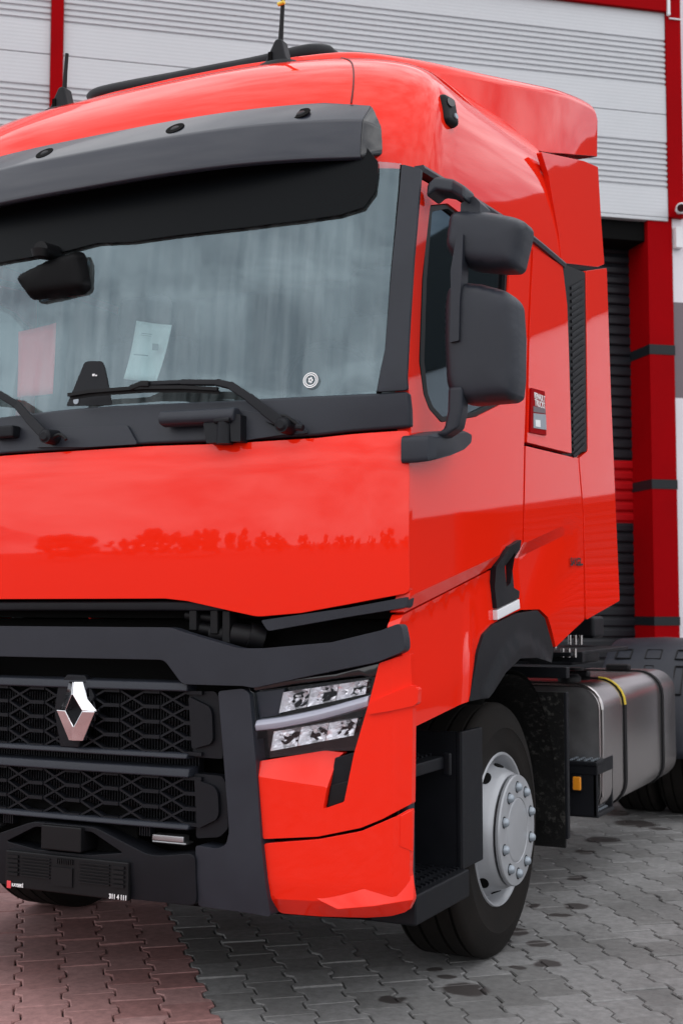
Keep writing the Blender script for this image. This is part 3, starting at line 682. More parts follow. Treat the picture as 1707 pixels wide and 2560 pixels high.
w2 = wiper([(-0.096, 2.016), (-0.190, 2.089), (-0.262, 2.148), (-0.351, 2.195), (-0.485, 2.228), (-0.670, 2.248)], [(-1.160, 2.230), (-0.808, 2.233), (-0.478, 2.209), (-0.368, 2.192)], [(-0.092, 2.017)][0])
hose = [F3(x, z, .05) for x, z in [(-0.068, 2.013), (-0.041, 2.021), (-0.017, 2.010), (-0.008, 2.000)]]
tube('washer_hose', spl(hose, 5), .006, 'black', w2)
b = MB(); q = F3(*[(-0.326, 2.051)][0], .02); b.box(q, (.11, .05, .045)); b.build('cowl_block', 'dark', T, bevel=.008)
# ---- hood
HD = [(-0.007, 1.960), (0.314, 1.964), (0.632, 1.957), (0.949, 1.963), (1.057, 1.972), (1.250, 1.983), (1.255, 1.819), (1.251, 1.445), (1.060, 1.408), (0.900, 1.379), (0.747, 1.366), (0.651, 1.385), (0.485, 1.419), (0.398, 1.428), (0.009, 1.437)]
HD[0] = (0, HD[0][1]); HD[-1] = (0, HD[-1][1])
def hood_relief(X, Z):
    return .012 * (1 - ((Z - 1.70) / .28) ** 2) - .006 * max(0, (abs(X) - 1.12) / .1)
patch('hood_panel', sym(HD), 'red', T, thick=.03, bevel=.012, grid=.05, r=.02, seg=3, relief=hood_relief)
# near-black sheets added so the gaps in the front read dark
patch('gap_backing', [(-1.2, 1.36), (1.2, 1.36), (1.2, 2.1), (-1.2, 2.1)], 'void', T, off=-.09, thick=.02, bevel=0, grid=.2)
patch('gap_backing', [(-1.15, .35), (1.15, .35), (1.15, 1.355), (-1.15, 1.355)], 'void', T, off=-.16, thick=.02, bevel=0, grid=.2)
patch('under_hood_strip', [(0.756, 1.354), (1.060, 1.397), (1.247, 1.433), (1.240, 1.397), (1.060, 1.367), (0.782, 1.318)], 'grey', T, off=-.008, thick=.05, bevel=.008, mirror=True, r=.01)
for px_, pz, L_, r_ in [(x, z, l, r) for (x, z), l, r in zip([(0.535, 1.316), (0.602, 1.299), (0.677, 1.296), (0.707, 1.294), (0.504, 1.361)], (.05, .06, .05, .02, .06), (.022, .032, .040, .044, .018))]:
    y = yF(px_, pz) + .075
    b = MB(); b.tube([(px_ - L_, y - .02, pz + .01), (px_ + L_, y + .01, pz - .004)], r_, 18); b.build('hinge_cylinder', 'black', T)
b = MB()
for x, z in [(0.490, 1.373), (0.572, 1.361), (0.618, 1.331)]: b.box((x, yF(x, z) + .05, z), (.03, .05, .11))
b.build('hinge_bracket', 'black', T, bevel=.004)
# ---- bumper trim bar with the dropped shoulders
TB = [(0.034, 1.341), (0.443, 1.328), (0.487, 1.314), (0.699, 1.260), (0.779, 1.261), (1.016, 1.283), (1.183, 1.323), (1.248, 1.349), (1.260, 1.293), (1.260, 1.256), (1.169, 1.220), (0.929, 1.170), (0.752, 1.130), (0.714, 1.136), (0.486, 1.137), (0.415, 1.218), (0.036, 1.224)]
TB = [(x - .012 * max(0, (x - 1.1) / .15), z) for x, z in TB]; TB[0] = (0, TB[0][1]); TB[-1] = (0, TB[-1][1])
patch('bumper_trim', sym(TB), 'grey', T, off=.03, thick=.05, bevel=.014, grid=.045, r=.02, seg=3)
patch('trim_shelf', [(-.62, 1.385), (.62, 1.385), (.62, 1.42), (-.62, 1.42)], 'dark', T, off=-.02, thick=.05, bevel=.008)
# ---- grilles
def bar_f(b, pts, off, w, h):
    P = [F3(x, z, off) for x, z in pts]
    for p, q in zip(P, P[1:]): b.bar(p, q, w, h, up=(0, -1, 0))
def grille(z0, z1, name, xa):
    fr = MB()
    n = 12
    for z, h in ((z0, .040), (z1, .024)):
        xs = [-xa + 2 * xa * k / n for k in range(n + 1)]
        fr.loft([[F3(x, z, .0) + Vector((0, dy, dz)) for dy, dz in ((-.02, -h * .32), (-.012, h * .42), (.05, h * .55), (.05, -h * .5))] for x in xs])
    f = fr.build(name, 'grey', T, bevel=.006)
    la = MB(); P_, q = .1655, .0515; zm0 = z1 + .035; rows = 6
    cols = range(-5, 6)
    for c in cols:
        xc = c * P_ + .017
        for r_ in range(rows):
            z = zm0 + (r_ - .5) * q + (.0 if c % 2 else .0)
            if z < z1 + .005 or z > z0 - .012: continue
            wb = .031
            if abs(xc) < xa + .02:
                la.bar(F3(xc - wb, z, -.012), F3(xc + wb, z, -.012), .012, .03, up=(0, -1, 0))
            for s in (-1, 1):
                for e in (-1, 1):
                    a = (xc + s * wb, z); bb = (xc + s * P_ / 2, z + e * q / 2)
                    if abs(bb[0]) > xa: continue
                    if z1 < bb[1] < z0 - .01:
                        la.bar(F3(*a, -.014), F3(*bb, -.014), .007, .026, up=(0, -1, 0))
    la.build('grille_mesh', 'dark', f, bevel=0)
    return f
zU0, zU1 = 1.125, .892
zL0, zL1 = .835, .655
gU = grille(zU0, zU1, 'upper_grille', .497); gL = grille(zL0, zL1, 'lower_grille', .505)
fin = MB()
for k in range(86):
    x = -.50 + 1.0 * k / 85
    fin.box((x, yF(x, .9) + .07, .87), (.0055, .03, .44))
o = fin.build('radiator_fin', 'dark', T, bevel=0); o['kind'] = 'stuff'
for s in (1, -1):
    pass
patch('grille_end', [(0.486, 1.109), (0.588, 1.114), (0.608, 1.080), (0.619, 0.887), (0.507, 0.889), (0.501, 0.948), (0.492, 1.036)], 'dark', T, off=-.012, thick=.05, bevel=.008, r=.012, mirror=True)
patch('grille_end_pad', [(0.494, 1.095), (0.575, 1.062), (0.585, 1.039), (0.589, 0.952), (0.579, 0.937), (0.509, 0.917), (0.502, 1.007)], 'dark', T, off=.004, thick=.03, bevel=.010, r=.012, mirror=True)
patch('grille_end', [(0.507, 0.834), (0.615, 0.830), (0.629, 0.808), (0.640, 0.658), (0.608, 0.627), (0.519, 0.617), (0.516, 0.730)], 'dark', T, off=-.012, thick=.05, bevel=.008, r=.012, mirror=True)
patch('grille_end_pad', [(0.520, 0.818), (0.596, 0.796), (0.609, 0.774), (0.613, 0.708), (0.604, 0.687), (0.532, 0.651), (0.526, 0.732)], 'dark', T, off=.004, thick=.03, bevel=.010, r=.012, mirror=True)
# emblem: faceted chrome diamond on a dark mount
E0 = [(0.054, 1.136)][0], [(0.049, 0.929)][0], [(-0.032, 1.031)][0], [(0.138, 1.039)][0]
patch('emblem_mount', [(-0.049, 1.119), (-0.009, 1.159), (0.069, 1.158), (0.094, 1.118), (0.113, 1.082), (0.088, 1.034), (0.047, 0.900), (-0.034, 0.900), (-0.064, 1.027)], 'dark', T, off=.012, thick=.03, bevel=.006)
def emblem():
    xc = (E0[0][0] + E0[1][0]) / 2; zt, zb = E0[0][1], E0[1][1]; hw = (E0[3][0] - E0[2][0]) / 2; zc = (zt + zb) / 2 + .002
    tw = hw * .36
    out_ = [(tw, zt), (hw * .62, zc + (zt - zc) * .42), (hw, zc), (tw, zb), (-tw, zb), (-hw, zc), (-hw * .62, zc + (zt - zc) * .42), (-tw, zt)]
    ih, iw = (zt - zb) * .27, hw * .42
    inn = [(0, zc + ih), (iw, zc), (0, zc - ih), (-iw, zc)]
    v, f = [], []
    def P(x, z, o): return F3(xc + x, z, o)
    y1, y2 = .055, .022
    V = {}
    names = {}
    vs = [P(x, z, .04) for x, z in out_] + [P(x, z, .034) for x, z in inn] + [P(0, zt, .066), P(hw * .55, zc + .005, .062), P(0, zb, .066), P(-hw * .55, zc + .005, .062)]
    # four limbs: each a ridge between the outer and the inner edge, crossing like a folded strip
    fs = [(0, 1, 2, 13, 9, 8, 12), (2, 3, 14, 10, 9, 13), (4, 5, 15, 11, 10, 14), (5, 6, 7, 12, 8, 11, 15), (7, 0, 12), (3, 4, 14)]
    b = MB()
    limbs = [[(0, zt), (tw, zt), (hw * .60, zc + (zt - zc) * .40), (hw, zc), (iw, zc), (0, zc + ih)],
             [(hw, zc), (tw, zb), (-tw * .4, zb), (0, zc - ih), (iw, zc)],
             [(-tw * .4, zb), (-tw, zb), (-hw, zc), (-iw, zc), (0, zc - ih)],
             [(-hw, zc), (-hw * .60, zc + (zt - zc) * .40), (-tw, zt), (0, zt), (0, zc + ih), (-iw, zc)]]
    tilt = [(.45, .25), (.22, -.30), (-.22, -.30), (-.55, .25)]
    for lp, (tx, tz) in zip(limbs, tilt):
        n = len(lp); cx_ = sum(p[0] for p in lp) / n; cz_ = sum(p[1] for p in lp) / n
        top = [P(x, z, .042 - tx * (x - cx_) - tz * (z - cz_) * .5) for x, z in lp]
        bot = [P(x, z, .010) for x, z in lp]
        b.add(top + bot, [tuple(range(n))[::-1]] + [(i, (i + 1) % n, n + (i + 1) % n, n + i) for i in range(n)])
    return b.build('emblem', 'chrome', T, smooth=False, bevel=.003)
emblem()
# ---- bumper
patch('bumper_side', [(0.616, 1.116), (0.706, 1.127), (0.731, 1.113), (0.744, 0.987), (0.757, 0.886), (0.778, 0.646), (0.810, 0.387), (0.541, 0.398), (0.535, 0.600), (0.617, 0.594), (0.649, 0.610), (0.660, 0.652), (0.639, 0.882)], 'grey', T, off=.018, thick=.09, bevel=.012, r=.012, mirror=True, seg=3, relief=lambda X, Z: .015 * max(0, 1 - abs(abs(X) - .80) / .06) * (1 if Z < 1.05 else 1))
BM = [(0.037, 0.647), (0.145, 0.631), (0.197, 0.613), (0.353, 0.559), (0.402, 0.557), (0.541, 0.576), (0.543, 0.401), (0.283, 0.400), (0.034, 0.404)]
BM[0] = (0, BM[0][1]); BM[-1] = (0, BM[-1][1])
HO = [(0.038, 0.623), (0.126, 0.616), (0.256, 0.555), (0.120, 0.537), (0.039, 0.538)]
HO[0] = (0, HO[0][1]); HO[-1] = (0, HO[-1][1])
patch('lower_bumper', sym(BM), 'dark', T, off=.03, thick=.10, holes=[sym(HO)], bevel=.012, r=.03, hr=.012, seg=3)
patch('tow_recess', [(-.26, .52), (.26, .52), (.26, .70), (-.26, .70)], 'void', T, off=-.05, thick=.01, bevel=0)
b = MB(); q = [(0.025, 0.586)][0]; b.box((q[0] - .02, yF(0, .6) - .0, q[1] + .002), (.175, .10, .085)); b.build('tow_cover', 'black', T, bevel=.005)
sh = MB(); sh.box((0, yF(0, .53) + .03, .532), (.44, .09, .012)); sh.build('tow_shelf', 'dark', T, bevel=.004)
for s in (1, -1):
    x, z = [(0.408, 0.609)][0]
    b = MB(); b.box((x * s, yF(x, z) + .03, z), (.13, .04, .024)); b.box((x * s + .005, yF(x, z) + .035, z - .014), (.14, .05, .010)); b.build('fog_reflector', 'steel_end', T, bevel=.006)
for s in (1, -1):
    b = MB()
    for k in range(5): b.box((.30 * s + .01 * k, yF(.3, .64) + .02, .63), (.004, .03, .035))
    b.build('grille_clip', 'dark', T, bevel=0)['kind'] = 'stuff'
# number plate carrier
PLt = [(-0.236, 0.528), (0.289, 0.527), (0.273, 0.395), (-0.245, 0.401)]
pl0 = (min(p[0] for p in PLt), max(p[0] for p in PLt)); plz = (sum(p[1] for p in PLt[2:]) / 2 - .0, sum(p[1] for p in PLt[:2]) / 2)
yc = yF(.1, .45) - .058
xw, zw = pl0[1] - pl0[0], plz[1] - plz[0]; xm, zmid = sum(pl0) / 2, sum(plz) / 2
carrier = box('plate_carrier', (xm, yc + .02, zmid), (xw, .022, zw), 'black', T, .005)
b = MB()
for sx in (-1, 1):
    for k in range(7): b.box((xm + sx * xw * .24, yc + .006, zmid + zw * (.38 - .085 * k)), (xw * .24, .006, .0045))
for k in range(9): b.box((xm - xw * .06 + xw * .015 * k, yc + .006, zmid + zw * .36), (.004, .006, zw * .14))
for sx in (-1, 1):
    for k in range(5): b.box((xm + sx * xw * .43, yc + .006, zmid + zw * (.36 - .12 * k)), (xw * .09, .008, .010))
b.box((xm - xw * .02, yc + .006, zmid - zw * .05), (xw * .17, .006, zw * .5))
b.build('plate_rib', 'black', carrier, bevel=0)['kind'] = 'stuff'
text_mesh('dealer_number', '311 4 111', .0225, 'whiteink', carrier, (xm + xw * .36, yc + .0045, zmid - zw * .465), (1, 0, 0), (0, 0, 1), .001, .0006, .82)
text_mesh('dealer_town', 'KAYSERİ', .0155, 'whiteink', carrier, (xm - xw * .435, yc + .0045, zmid - zw * .455), (1, 0, 0), (0, 0, 1), .001, .0004, .85)
box('dealer_badge', (xm - xw * .462, yc + .006, zmid - zw * .42), (.018, .004, .026), 'redcard', carrier, .002)
# ---- red bumper corner
RC = [(0.750, 0.884), (0.763, 0.888), (0.965, 0.925), (1.030, 0.920), (1.013, 0.905), (0.981, 0.741), (1.050, 0.767), (1.082, 0.924), (1.131, 1.093), (1.162, 1.216), (1.250, 1.248), (1.252, 1.173), (1.255, 1.071), (1.251, 0.763), (1.172, 0.716), (1.103, 0.685), (0.965, 0.652), (0.779, 0.635), (0.759, 0.748)]
def corner_relief(X, Z):
    r_ = .012
    zf = .838 - .11 * (X - .76)                       # fold under the lamp: above it the sheet leans back
    if X < 1.035 and Z > zf: r_ -= .42 * (Z - zf)
    return r_ - .03 * max(0, (X - 1.2) / .06)
patch('bumper_corner', RC, 'red', T, off=.0, thick=.03, bevel=.008, grid=.015, r=.006, mirror=True, lines=[((.768, .838 - .11 * .008), (.985, .838 - .11 * .225))], relief=corner_relief, seg=3)
RL = [(0.779, 0.620), (0.965, 0.643), (1.103, 0.674), (1.212, 0.725), (1.248, 0.749), (1.246, 0.647), (1.243, 0.546), (1.251, 0.453), (1.226, 0.413), (1.175, 0.397), (1.098, 0.388), (0.955, 0.384), (0.815, 0.386), (0.800, 0.406)]
def lower_relief(X, Z):
    zU = .442 + .02 * max(0, X - .93)
    return .010 - .03 * max(0, (X - 1.2) / .06) - (.70 * (zU - Z) if Z < zU else 0)
patch('bumper_corner_lower', RL, 'red', T, off=.0, thick=.03, bevel=.008, grid=.015, r=.012, mirror=True, lines=[((.82, .442), (1.2, .4474))], relief=lower_relief, seg=3)
patch('corner_waist', [(1.135, 1.084), (1.151, 1.096), (1.259, 1.145), (1.274, 1.133), (1.272, 1.087), (1.260, 1.077), (1.201, 1.063), (1.131, 1.050)], 'red', T, off=.024, thick=.03, bevel=.012, r=.006, mirror=True, grid=.03, seg=3, relief=lambda X, Z: -.028 * max(0, (X - 1.2) / .06) - .035 * max(0, (1.13 - X) / .06))
lp_ = [F3(x, z, o_ - .03 * max(0, (x - 1.2) / .06)) for (x, z), o_ in zip([(0.940, 0.456), (1.111, 0.490), (1.254, 0.533), (1.259, 0.459), (1.154, 0.442), (1.034, 0.426), (0.965, 0.396), (1.052, 0.394), (1.183, 0.407), (1.236, 0.423)], (.006, .0105, .0105, .034, .036, .034, -.012, -.006, -.004, .0))]
for s in (1, -1):
    b = MB(); b.add([Vector((v.x * s, v.y, v.z)) for v in lp_], [(0, 5, 4, 1), (1, 4, 3, 2), (0, 6, 7, 5), (5, 7, 8, 4), (4, 8, 9, 3)]); lip_o = b.build('corner_lip', 'red', T, bevel=.002)
patch('corner_flap', [(1.222, 0.726), (1.252, 0.744), (1.252, 0.608), (1.219, 0.627)], 'red', T, off=.004, thick=.012, bevel=.003, mirror=True, relief=lambda X, Z: -.03 * max(0, (X - 1.2) / .06) + .009)
patch('corner_vent', [(1.009, 0.905), (1.079, 0.927), (1.048, 0.765), (0.980, 0.738)], 'dark', T, off=-.012, thick=.03, bevel=.004, mirror=True)
patch('corner_vent_blank', [(0.998, 0.817), (1.059, 0.834), (1.052, 0.767), (0.986, 0.741)], 'black', T, off=-.004, thick=.02, bevel=.004, mirror=True)
# ---- headlamp: housing, reflectors, light bar, cover lens
hl = patch('headlamp', [(0.718, 1.115), (1.119, 1.170), (1.146, 1.196), (1.076, 0.927), (0.963, 0.923), (0.741, 0.889), (0.724, 1.006)], 'gloss', T, off=-.045, thick=.05, bevel=0)
patch('headlamp_bezel', [(0.722, 1.147), (1.015, 1.184), (1.157, 1.220), (1.149, 1.172), (1.127, 1.169), (1.099, 1.174), (0.857, 1.139), (0.732, 1.117)], 'gloss', T, off=-.005, thick=.06, bevel=.006)
patch('headlamp_surround', [(0.747, 0.892), (0.748, 0.985), (0.735, 1.114), (0.722, 1.122), (0.716, 1.134), (0.736, 0.893)], 'gloss', T, off=-.004, thick=.06, bevel=.003)
rr = random.Random(5)
def reflector(quad, off, n=3):
    # a row of faceted bowls between four corners (a b top, c d bottom)
    a, b_, c, d = [Vector(p) for p in quad]
    m = MB()
    nu, nv = 4 * n, 7
    def pt(u, v, dep):
        p = (a.lerp(b_, u)).lerp(d.lerp(c, u), v); return F3(p.x, p.y, off - dep)
    for k in range(n):
        g = []
        for j in range(nv + 1):
            row = []
            for i in range(9):
                uu = i / 8; vv = j / nv
                dep = .038 * (1 - (2 * uu - 1) ** 2) ** .6 * (1 - (2 * vv - 1) ** 2) ** .5 + (.030 * rr.random() - .006 if 0 < i < 8 and 0 < j < nv else 0)
                row.append(pt((k + .01 + .98 * uu) / n, vv, dep))
            g.append(row)
        for j in range(nv):
            for i in range(8):
                q = [g[j][i], g[j][i + 1], g[j + 1][i + 1], g[j + 1][i]]
                if rr.random() < .5: m.add(q, [(0, 1, 2), (0, 2, 3)])
                else: m.add(q, [(0, 1, 3), (1, 2, 3)])
        # bulb shield
        cc = pt((k + .5) / n, .3, .02); m.box(cc, (.012, .018, .006))
    return m.build('lamp_reflector', 'reflector', hl, smooth=False, fix=False)
reflector([(0.838, 1.116), (1.121, 1.161), (1.113, 1.115), (0.823, 1.047)], -.004)
reflector([(0.806, 0.986), (1.089, 1.036), (1.075, 0.980), (0.794, 0.921)], -.004)
dl = [F3(x, z, .0) for x, z in spl([(0.746, 1.005), (0.839, 1.019), (0.957, 1.045), (1.043, 1.069), (1.125, 1.094)], 6)]
b = MB(); b.loft([[p + Vector((0, dy, dz)) for dy, dz in ((.03, -.022), (-.004, -.018), (-.012, .0), (-.002, .016), (.03, .02))] for p in dl]); b.build('light_bar', 'drl', hl, bevel=.003)
patch('lamp_side_panel', [(0.733, 1.114), (0.833, 1.128), (0.818, 1.041), (0.745, 1.025)], 'visor', T, off=-.022, thick=.01, bevel=.003).parent = hl
patch('lamp_cover', [(0.730, 1.115), (1.126, 1.170), (1.121, 1.129), (1.085, 0.932), (0.972, 0.927), (0.753, 0.895), (0.738, 1.008)], 'lens', T, off=-.0, thick=.004, bevel=0, relief=lambda X, Z: .012).parent = hl
# ---- cab flank
side_holes = [[(0.460, 2.800), (0.625, 2.853), (0.941, 2.851), (1.190, 2.820), (1.300, 2.766), (1.231, 2.432), (1.183, 2.200), (0.887, 2.109), (0.538, 2.044), (0.431, 2.076), (0.381, 2.121), (0.344, 2.227), (0.378, 2.519)]]
door = patch('cab_door', [(0.386, 2.868), (0.626, 2.885), (0.895, 2.903), (1.245, 2.923), (1.595, 2.938), (1.523, 2.558), (1.456, 2.071), (1.420, 1.664), (1.391, 1.633), (1.156, 1.561), (0.687, 1.465), (0.258, 1.380), (0.262, 1.431), (0.275, 1.981), (0.251, 2.153), (0.307, 2.562)], 'red', T, surf='S', off=0, thick=.05, holes=side_holes, bevel=.006, grid=.045, hr=.012, lines=[((.30, 1.433 + .045 * .19), (1.14, 1.433 + .885 * .19))], r=.006, mirror=True)
patch('door_glass', [(0.485, 2.802), (0.676, 2.864), (0.995, 2.861), (1.247, 2.831), (1.342, 2.775), (1.273, 2.441), (1.225, 2.211), (0.941, 2.124), (0.588, 2.058), (0.483, 2.084), (0.437, 2.131), (0.403, 2.239), (0.434, 2.534)], 'sideglass', T, surf='S', off=-.022, thick=.005, bevel=0, mirror=True)
ring_o = [(0.464, 2.799), (0.651, 2.858), (0.968, 2.856), (1.218, 2.825), (1.324, 2.771), (1.255, 2.437), (1.207, 2.206), (0.914, 2.115), (0.563, 2.050), (0.455, 2.080), (0.405, 2.125), (0.372, 2.232), (0.406, 2.526)]
ring_i = [(0.496, 2.787), (0.646, 2.841), (0.948, 2.837), (1.186, 2.804), (1.275, 2.754), (1.208, 2.428), (1.166, 2.212), (0.905, 2.131), (0.580, 2.069), (0.487, 2.093), (0.440, 2.132), (0.410, 2.239), (0.441, 2.534)]
patch('window_seal', ring_o, 'black', T, surf='S', off=-.008, thick=.02, holes=[ring_i], bevel=.003, hr=.012, r=.012, mirror=True)
patch('sleeper_panel', [(1.613, 2.939), (2.044, 2.962), (2.106, 2.793), (2.118, 2.592), (2.132, 2.105), (1.484, 2.082), (1.541, 2.562)], 'red', T, surf='S', off=.004, thick=.04, bevel=.008, r=.006, mirror=True)
patch('sleeper_lower_panel', [(1.478, 2.066), (2.131, 2.089), (2.260, 2.096), (2.321, 1.838), (2.319, 1.339), (2.094, 1.280), (1.885, 1.223), (1.830, 1.304), (1.782, 1.355), (1.678, 1.389), (1.445, 1.387), (1.181, 1.349), (1.171, 1.556), (1.413, 1.627), (1.443, 1.667)], 'red', T, surf='S', off=.0, thick=.04, bevel=.006, r=.004, mirror=True, grid=.03, lines=[((1.48, 1.433 + 1.225 * .19), (2.26, 1.433 + 2.005 * .19)), ((1.48, 1.366 + 1.251 * .207 - .02), (2.26, 1.366 + 2.031 * .207 - .02))])
patch('side_skirt', [(0.262, 1.372), (0.687, 1.457), (1.156, 1.550), (1.170, 1.349), (1.170, 1.337), (1.039, 1.297), (0.961, 1.230), (0.903, 1.136), (0.860, 1.062), (0.323, 1.003), (0.277, 1.062), (0.288, 1.120), (0.253, 1.249), (0.240, 1.334)], 'red', T, surf='S', off=.0, thick=.04, bevel=.008, r=.004, mirror=True, relief=lambda Y, Z: .010 * max(0, 1 - abs(Y - .86 - .2 * (Z - 1.3)) / .06) * max(0, min(1, (1.42 - Z) / .2)), grid=.03)
# dark inner shell so that seams read black and no daylight comes through
patch('seam_backing', [(.36, 1.12), (.86, 1.12), (.93, 1.30), (1.13, 1.45), (1.8, 1.45), (1.9, 1.27), (2.36, 1.38), (2.42, 2.10), (.36, 2.04)], 'void', T, surf='S', off=-.075, thick=.01, bevel=0, mirror=True, grid=.2)
patch('seam_backing', [(1.31, 2.04), (2.2, 2.04), (2.10, 2.96), (1.31, 2.96)], 'void', T, surf='S', off=-.06, thick=.01, bevel=0, mirror=True, grid=.2)
# drip rail
dr = [Vector((1.252, y, z)) for y, z in spl([(0.375, 2.904), (0.502, 2.913), (0.713, 2.927), (0.895, 2.938), (1.246, 2.959), (1.596, 2.975), (2.066, 2.972)], 4)]
b = MB(); b.loft([[p + Vector(q) for q in ((-.03, 0, .012), (.004, 0, .012), (.010, 0, .0), (.004, 0, -.014), (-.03, 0, -.014))] for p in dr]); o = b.build('drip_rail', 'grey', T); o2 = o.copy(); COL.objects.link(o2); o2.scale.x = -1
# door furniture
patch('grab_handle', [(1.355, 1.670), (1.214, 1.637), (1.109, 1.557), (1.125, 1.393), (1.391, 1.435), (1.403, 1.463), (1.338, 1.476), (1.324, 1.581), (1.353, 1.631)], 'dark', T, surf='S', off=.018, thick=.04, bevel=.005, r=.002, holes=[[(1.251, 1.479), (1.243, 1.561), (1.298, 1.618), (1.315, 1.612), (1.300, 1.493)]], hr=.002)
patch('handle_foot', [(1.124, 1.386), (1.391, 1.431), (1.390, 1.393), (1.123, 1.348)], 'white', T, surf='S', off=.020, thick=.03, bevel=.004)
st = patch('maker_plate', [(1.528, 2.317), (1.712, 2.329), (1.727, 2.139), (1.504, 2.126)], 'bred', T, surf='S', off=.012, thick=.008, bevel=.003, r=.004); 
ms = [(1.564, 2.285), (1.568, 2.256)]
yy, ww = ms[0][0], 1.2625
text_mesh('maker_name', 'RENAULT', .036, 'whiteink', st, (ww, ms[0][0] - .003, ms[0][1] - .006), (0, 1, 0.02), (0, 0, 1), .0008, .0004, .95)
text_mesh('maker_name', 'TRUCKS', .040, 'whiteink', st, (ww, ms[1][0] - .003, ms[1][1] - .008), (0, 1, 0.02), (0, 0, 1), .0008, .0004, .95)
patch('plate_panel', [(1.547, 2.242), (1.713, 2.254), (1.714, 2.233), (1.546, 2.217)], 'wallg', T, surf='S', off=.014, thick=.004, bevel=0).parent = st
patch('plate_panel', [(1.546, 2.212), (1.716, 2.229), (1.724, 2.163), (1.544, 2.149)], 'nut', T, surf='S', off=.014, thick=.004, bevel=0).parent = st
patch('plate_mark', [(1.566, 2.187), (1.632, 2.193), (1.635, 2.163), (1.569, 2.159)], 'whiteink', T, surf='S', off=.0155, thick=.003, bevel=0).parent = st
sg = [(2.094, 1.599)][0]
text_mesh('dealer_name', 'SAYGI', .052, 'ink', T, (sideX(sg[0], sg[1]) + .009, sg[0], sg[1] - .012), (0, 1, .03), (0, 0, 1), .0006, .0008, 1.2)
patch('dealer_line', [(2.203, 1.597), (2.293, 1.603), (2.292, 1.594), (2.203, 1.590)], 'ink', T, surf='S', off=.006, thick=.002, bevel=0)
# ---- wheel arch and step well
AR = [(0.806, 1.057), (0.849, 1.139), (0.906, 1.229), (0.979, 1.295), (1.093, 1.333), (1.356, 1.372), (1.615, 1.385), (1.705, 1.352), (1.819, 1.216), (1.791, 1.157), (1.560, 1.189), (1.350, 1.193), (1.174, 1.144), (1.027, 1.075), (0.978, 1.058)]
patch('arch_trim', AR, 'dark', T, surf='S', off=.012, thick=.10, bevel=.008, r=.008, mirror=True, relief=lambda Y, Z: .012 if (Y - 1.42) ** 2 + (Z - .60) ** 2 < .66 ** 2 else 0, grid=.03)
AXY, AXZ, WR = 1.40, .505, .505
b = MB()
arc = [(AXY + .60 * cos(a), AXZ + .62 * sin(a)) for a in [radians(-5 + 128 * k / 24) for k in range(25)]]
b.loft([[Vector((x, y, z)) for y, z in arc] for x in (.78, 1.20)], close=False, cap=False); b.loft([[Vector((x, AXY + (y - AXY) * 1.03, AXZ + (z - AXZ) * 1.03)) for y, z in arc] for x in (.78, 1.20)], close=False, cap=False)
o = b.build('wheel_arch_liner', 'mud', T); o2 = o.copy(); COL.objects.link(o2); o2.scale.x = -1
for s in (1, -1):
    b = MB()
    b.box((.84 * s, .60, .76), (.02, .52, .68))
    b.box((1.02 * s, .862, .69), (.36, .02, .50))
    b.box((1.186 * s, .965, .69), (.02, .23, .50))
    b.build('step_well', 'dark', T, bevel=.004)
    b = MB(); b.box((1.06 * s, .62, .395), (.32, .50, .10)); st_l = b.build('lower_step', 'dark', T, bevel=.008)
    b = MB(); b.box((1.04 * s, .61, .835), (.24, .36, .045)); b.box((1.17 * s, .78, .83), (.03, .02, .08)); st_u = b.build('upper_step', 'dark', T, bevel=.006)
    tr = MB()
    for i in range(14):
        for j in range(6): tr.box((1.06 * s + (-.13 + .05 * j) * s, .38 + .038 * i, .449), (.02, .012, .008))
    for i in range(9):
        for j in range(4): tr.box((1.04 * s + (-.09 + .05 * j) * s, .45 + .04 * i, .862), (.02, .012, .008))
    tr.build('step_tread', 'dark', T, bevel=0)['kind'] = 'stuff'
b = MB(); b.box((1.205, .34, .75), (.03, .06, .66)); b.build('step_post', 'grey', T, bevel=.01)
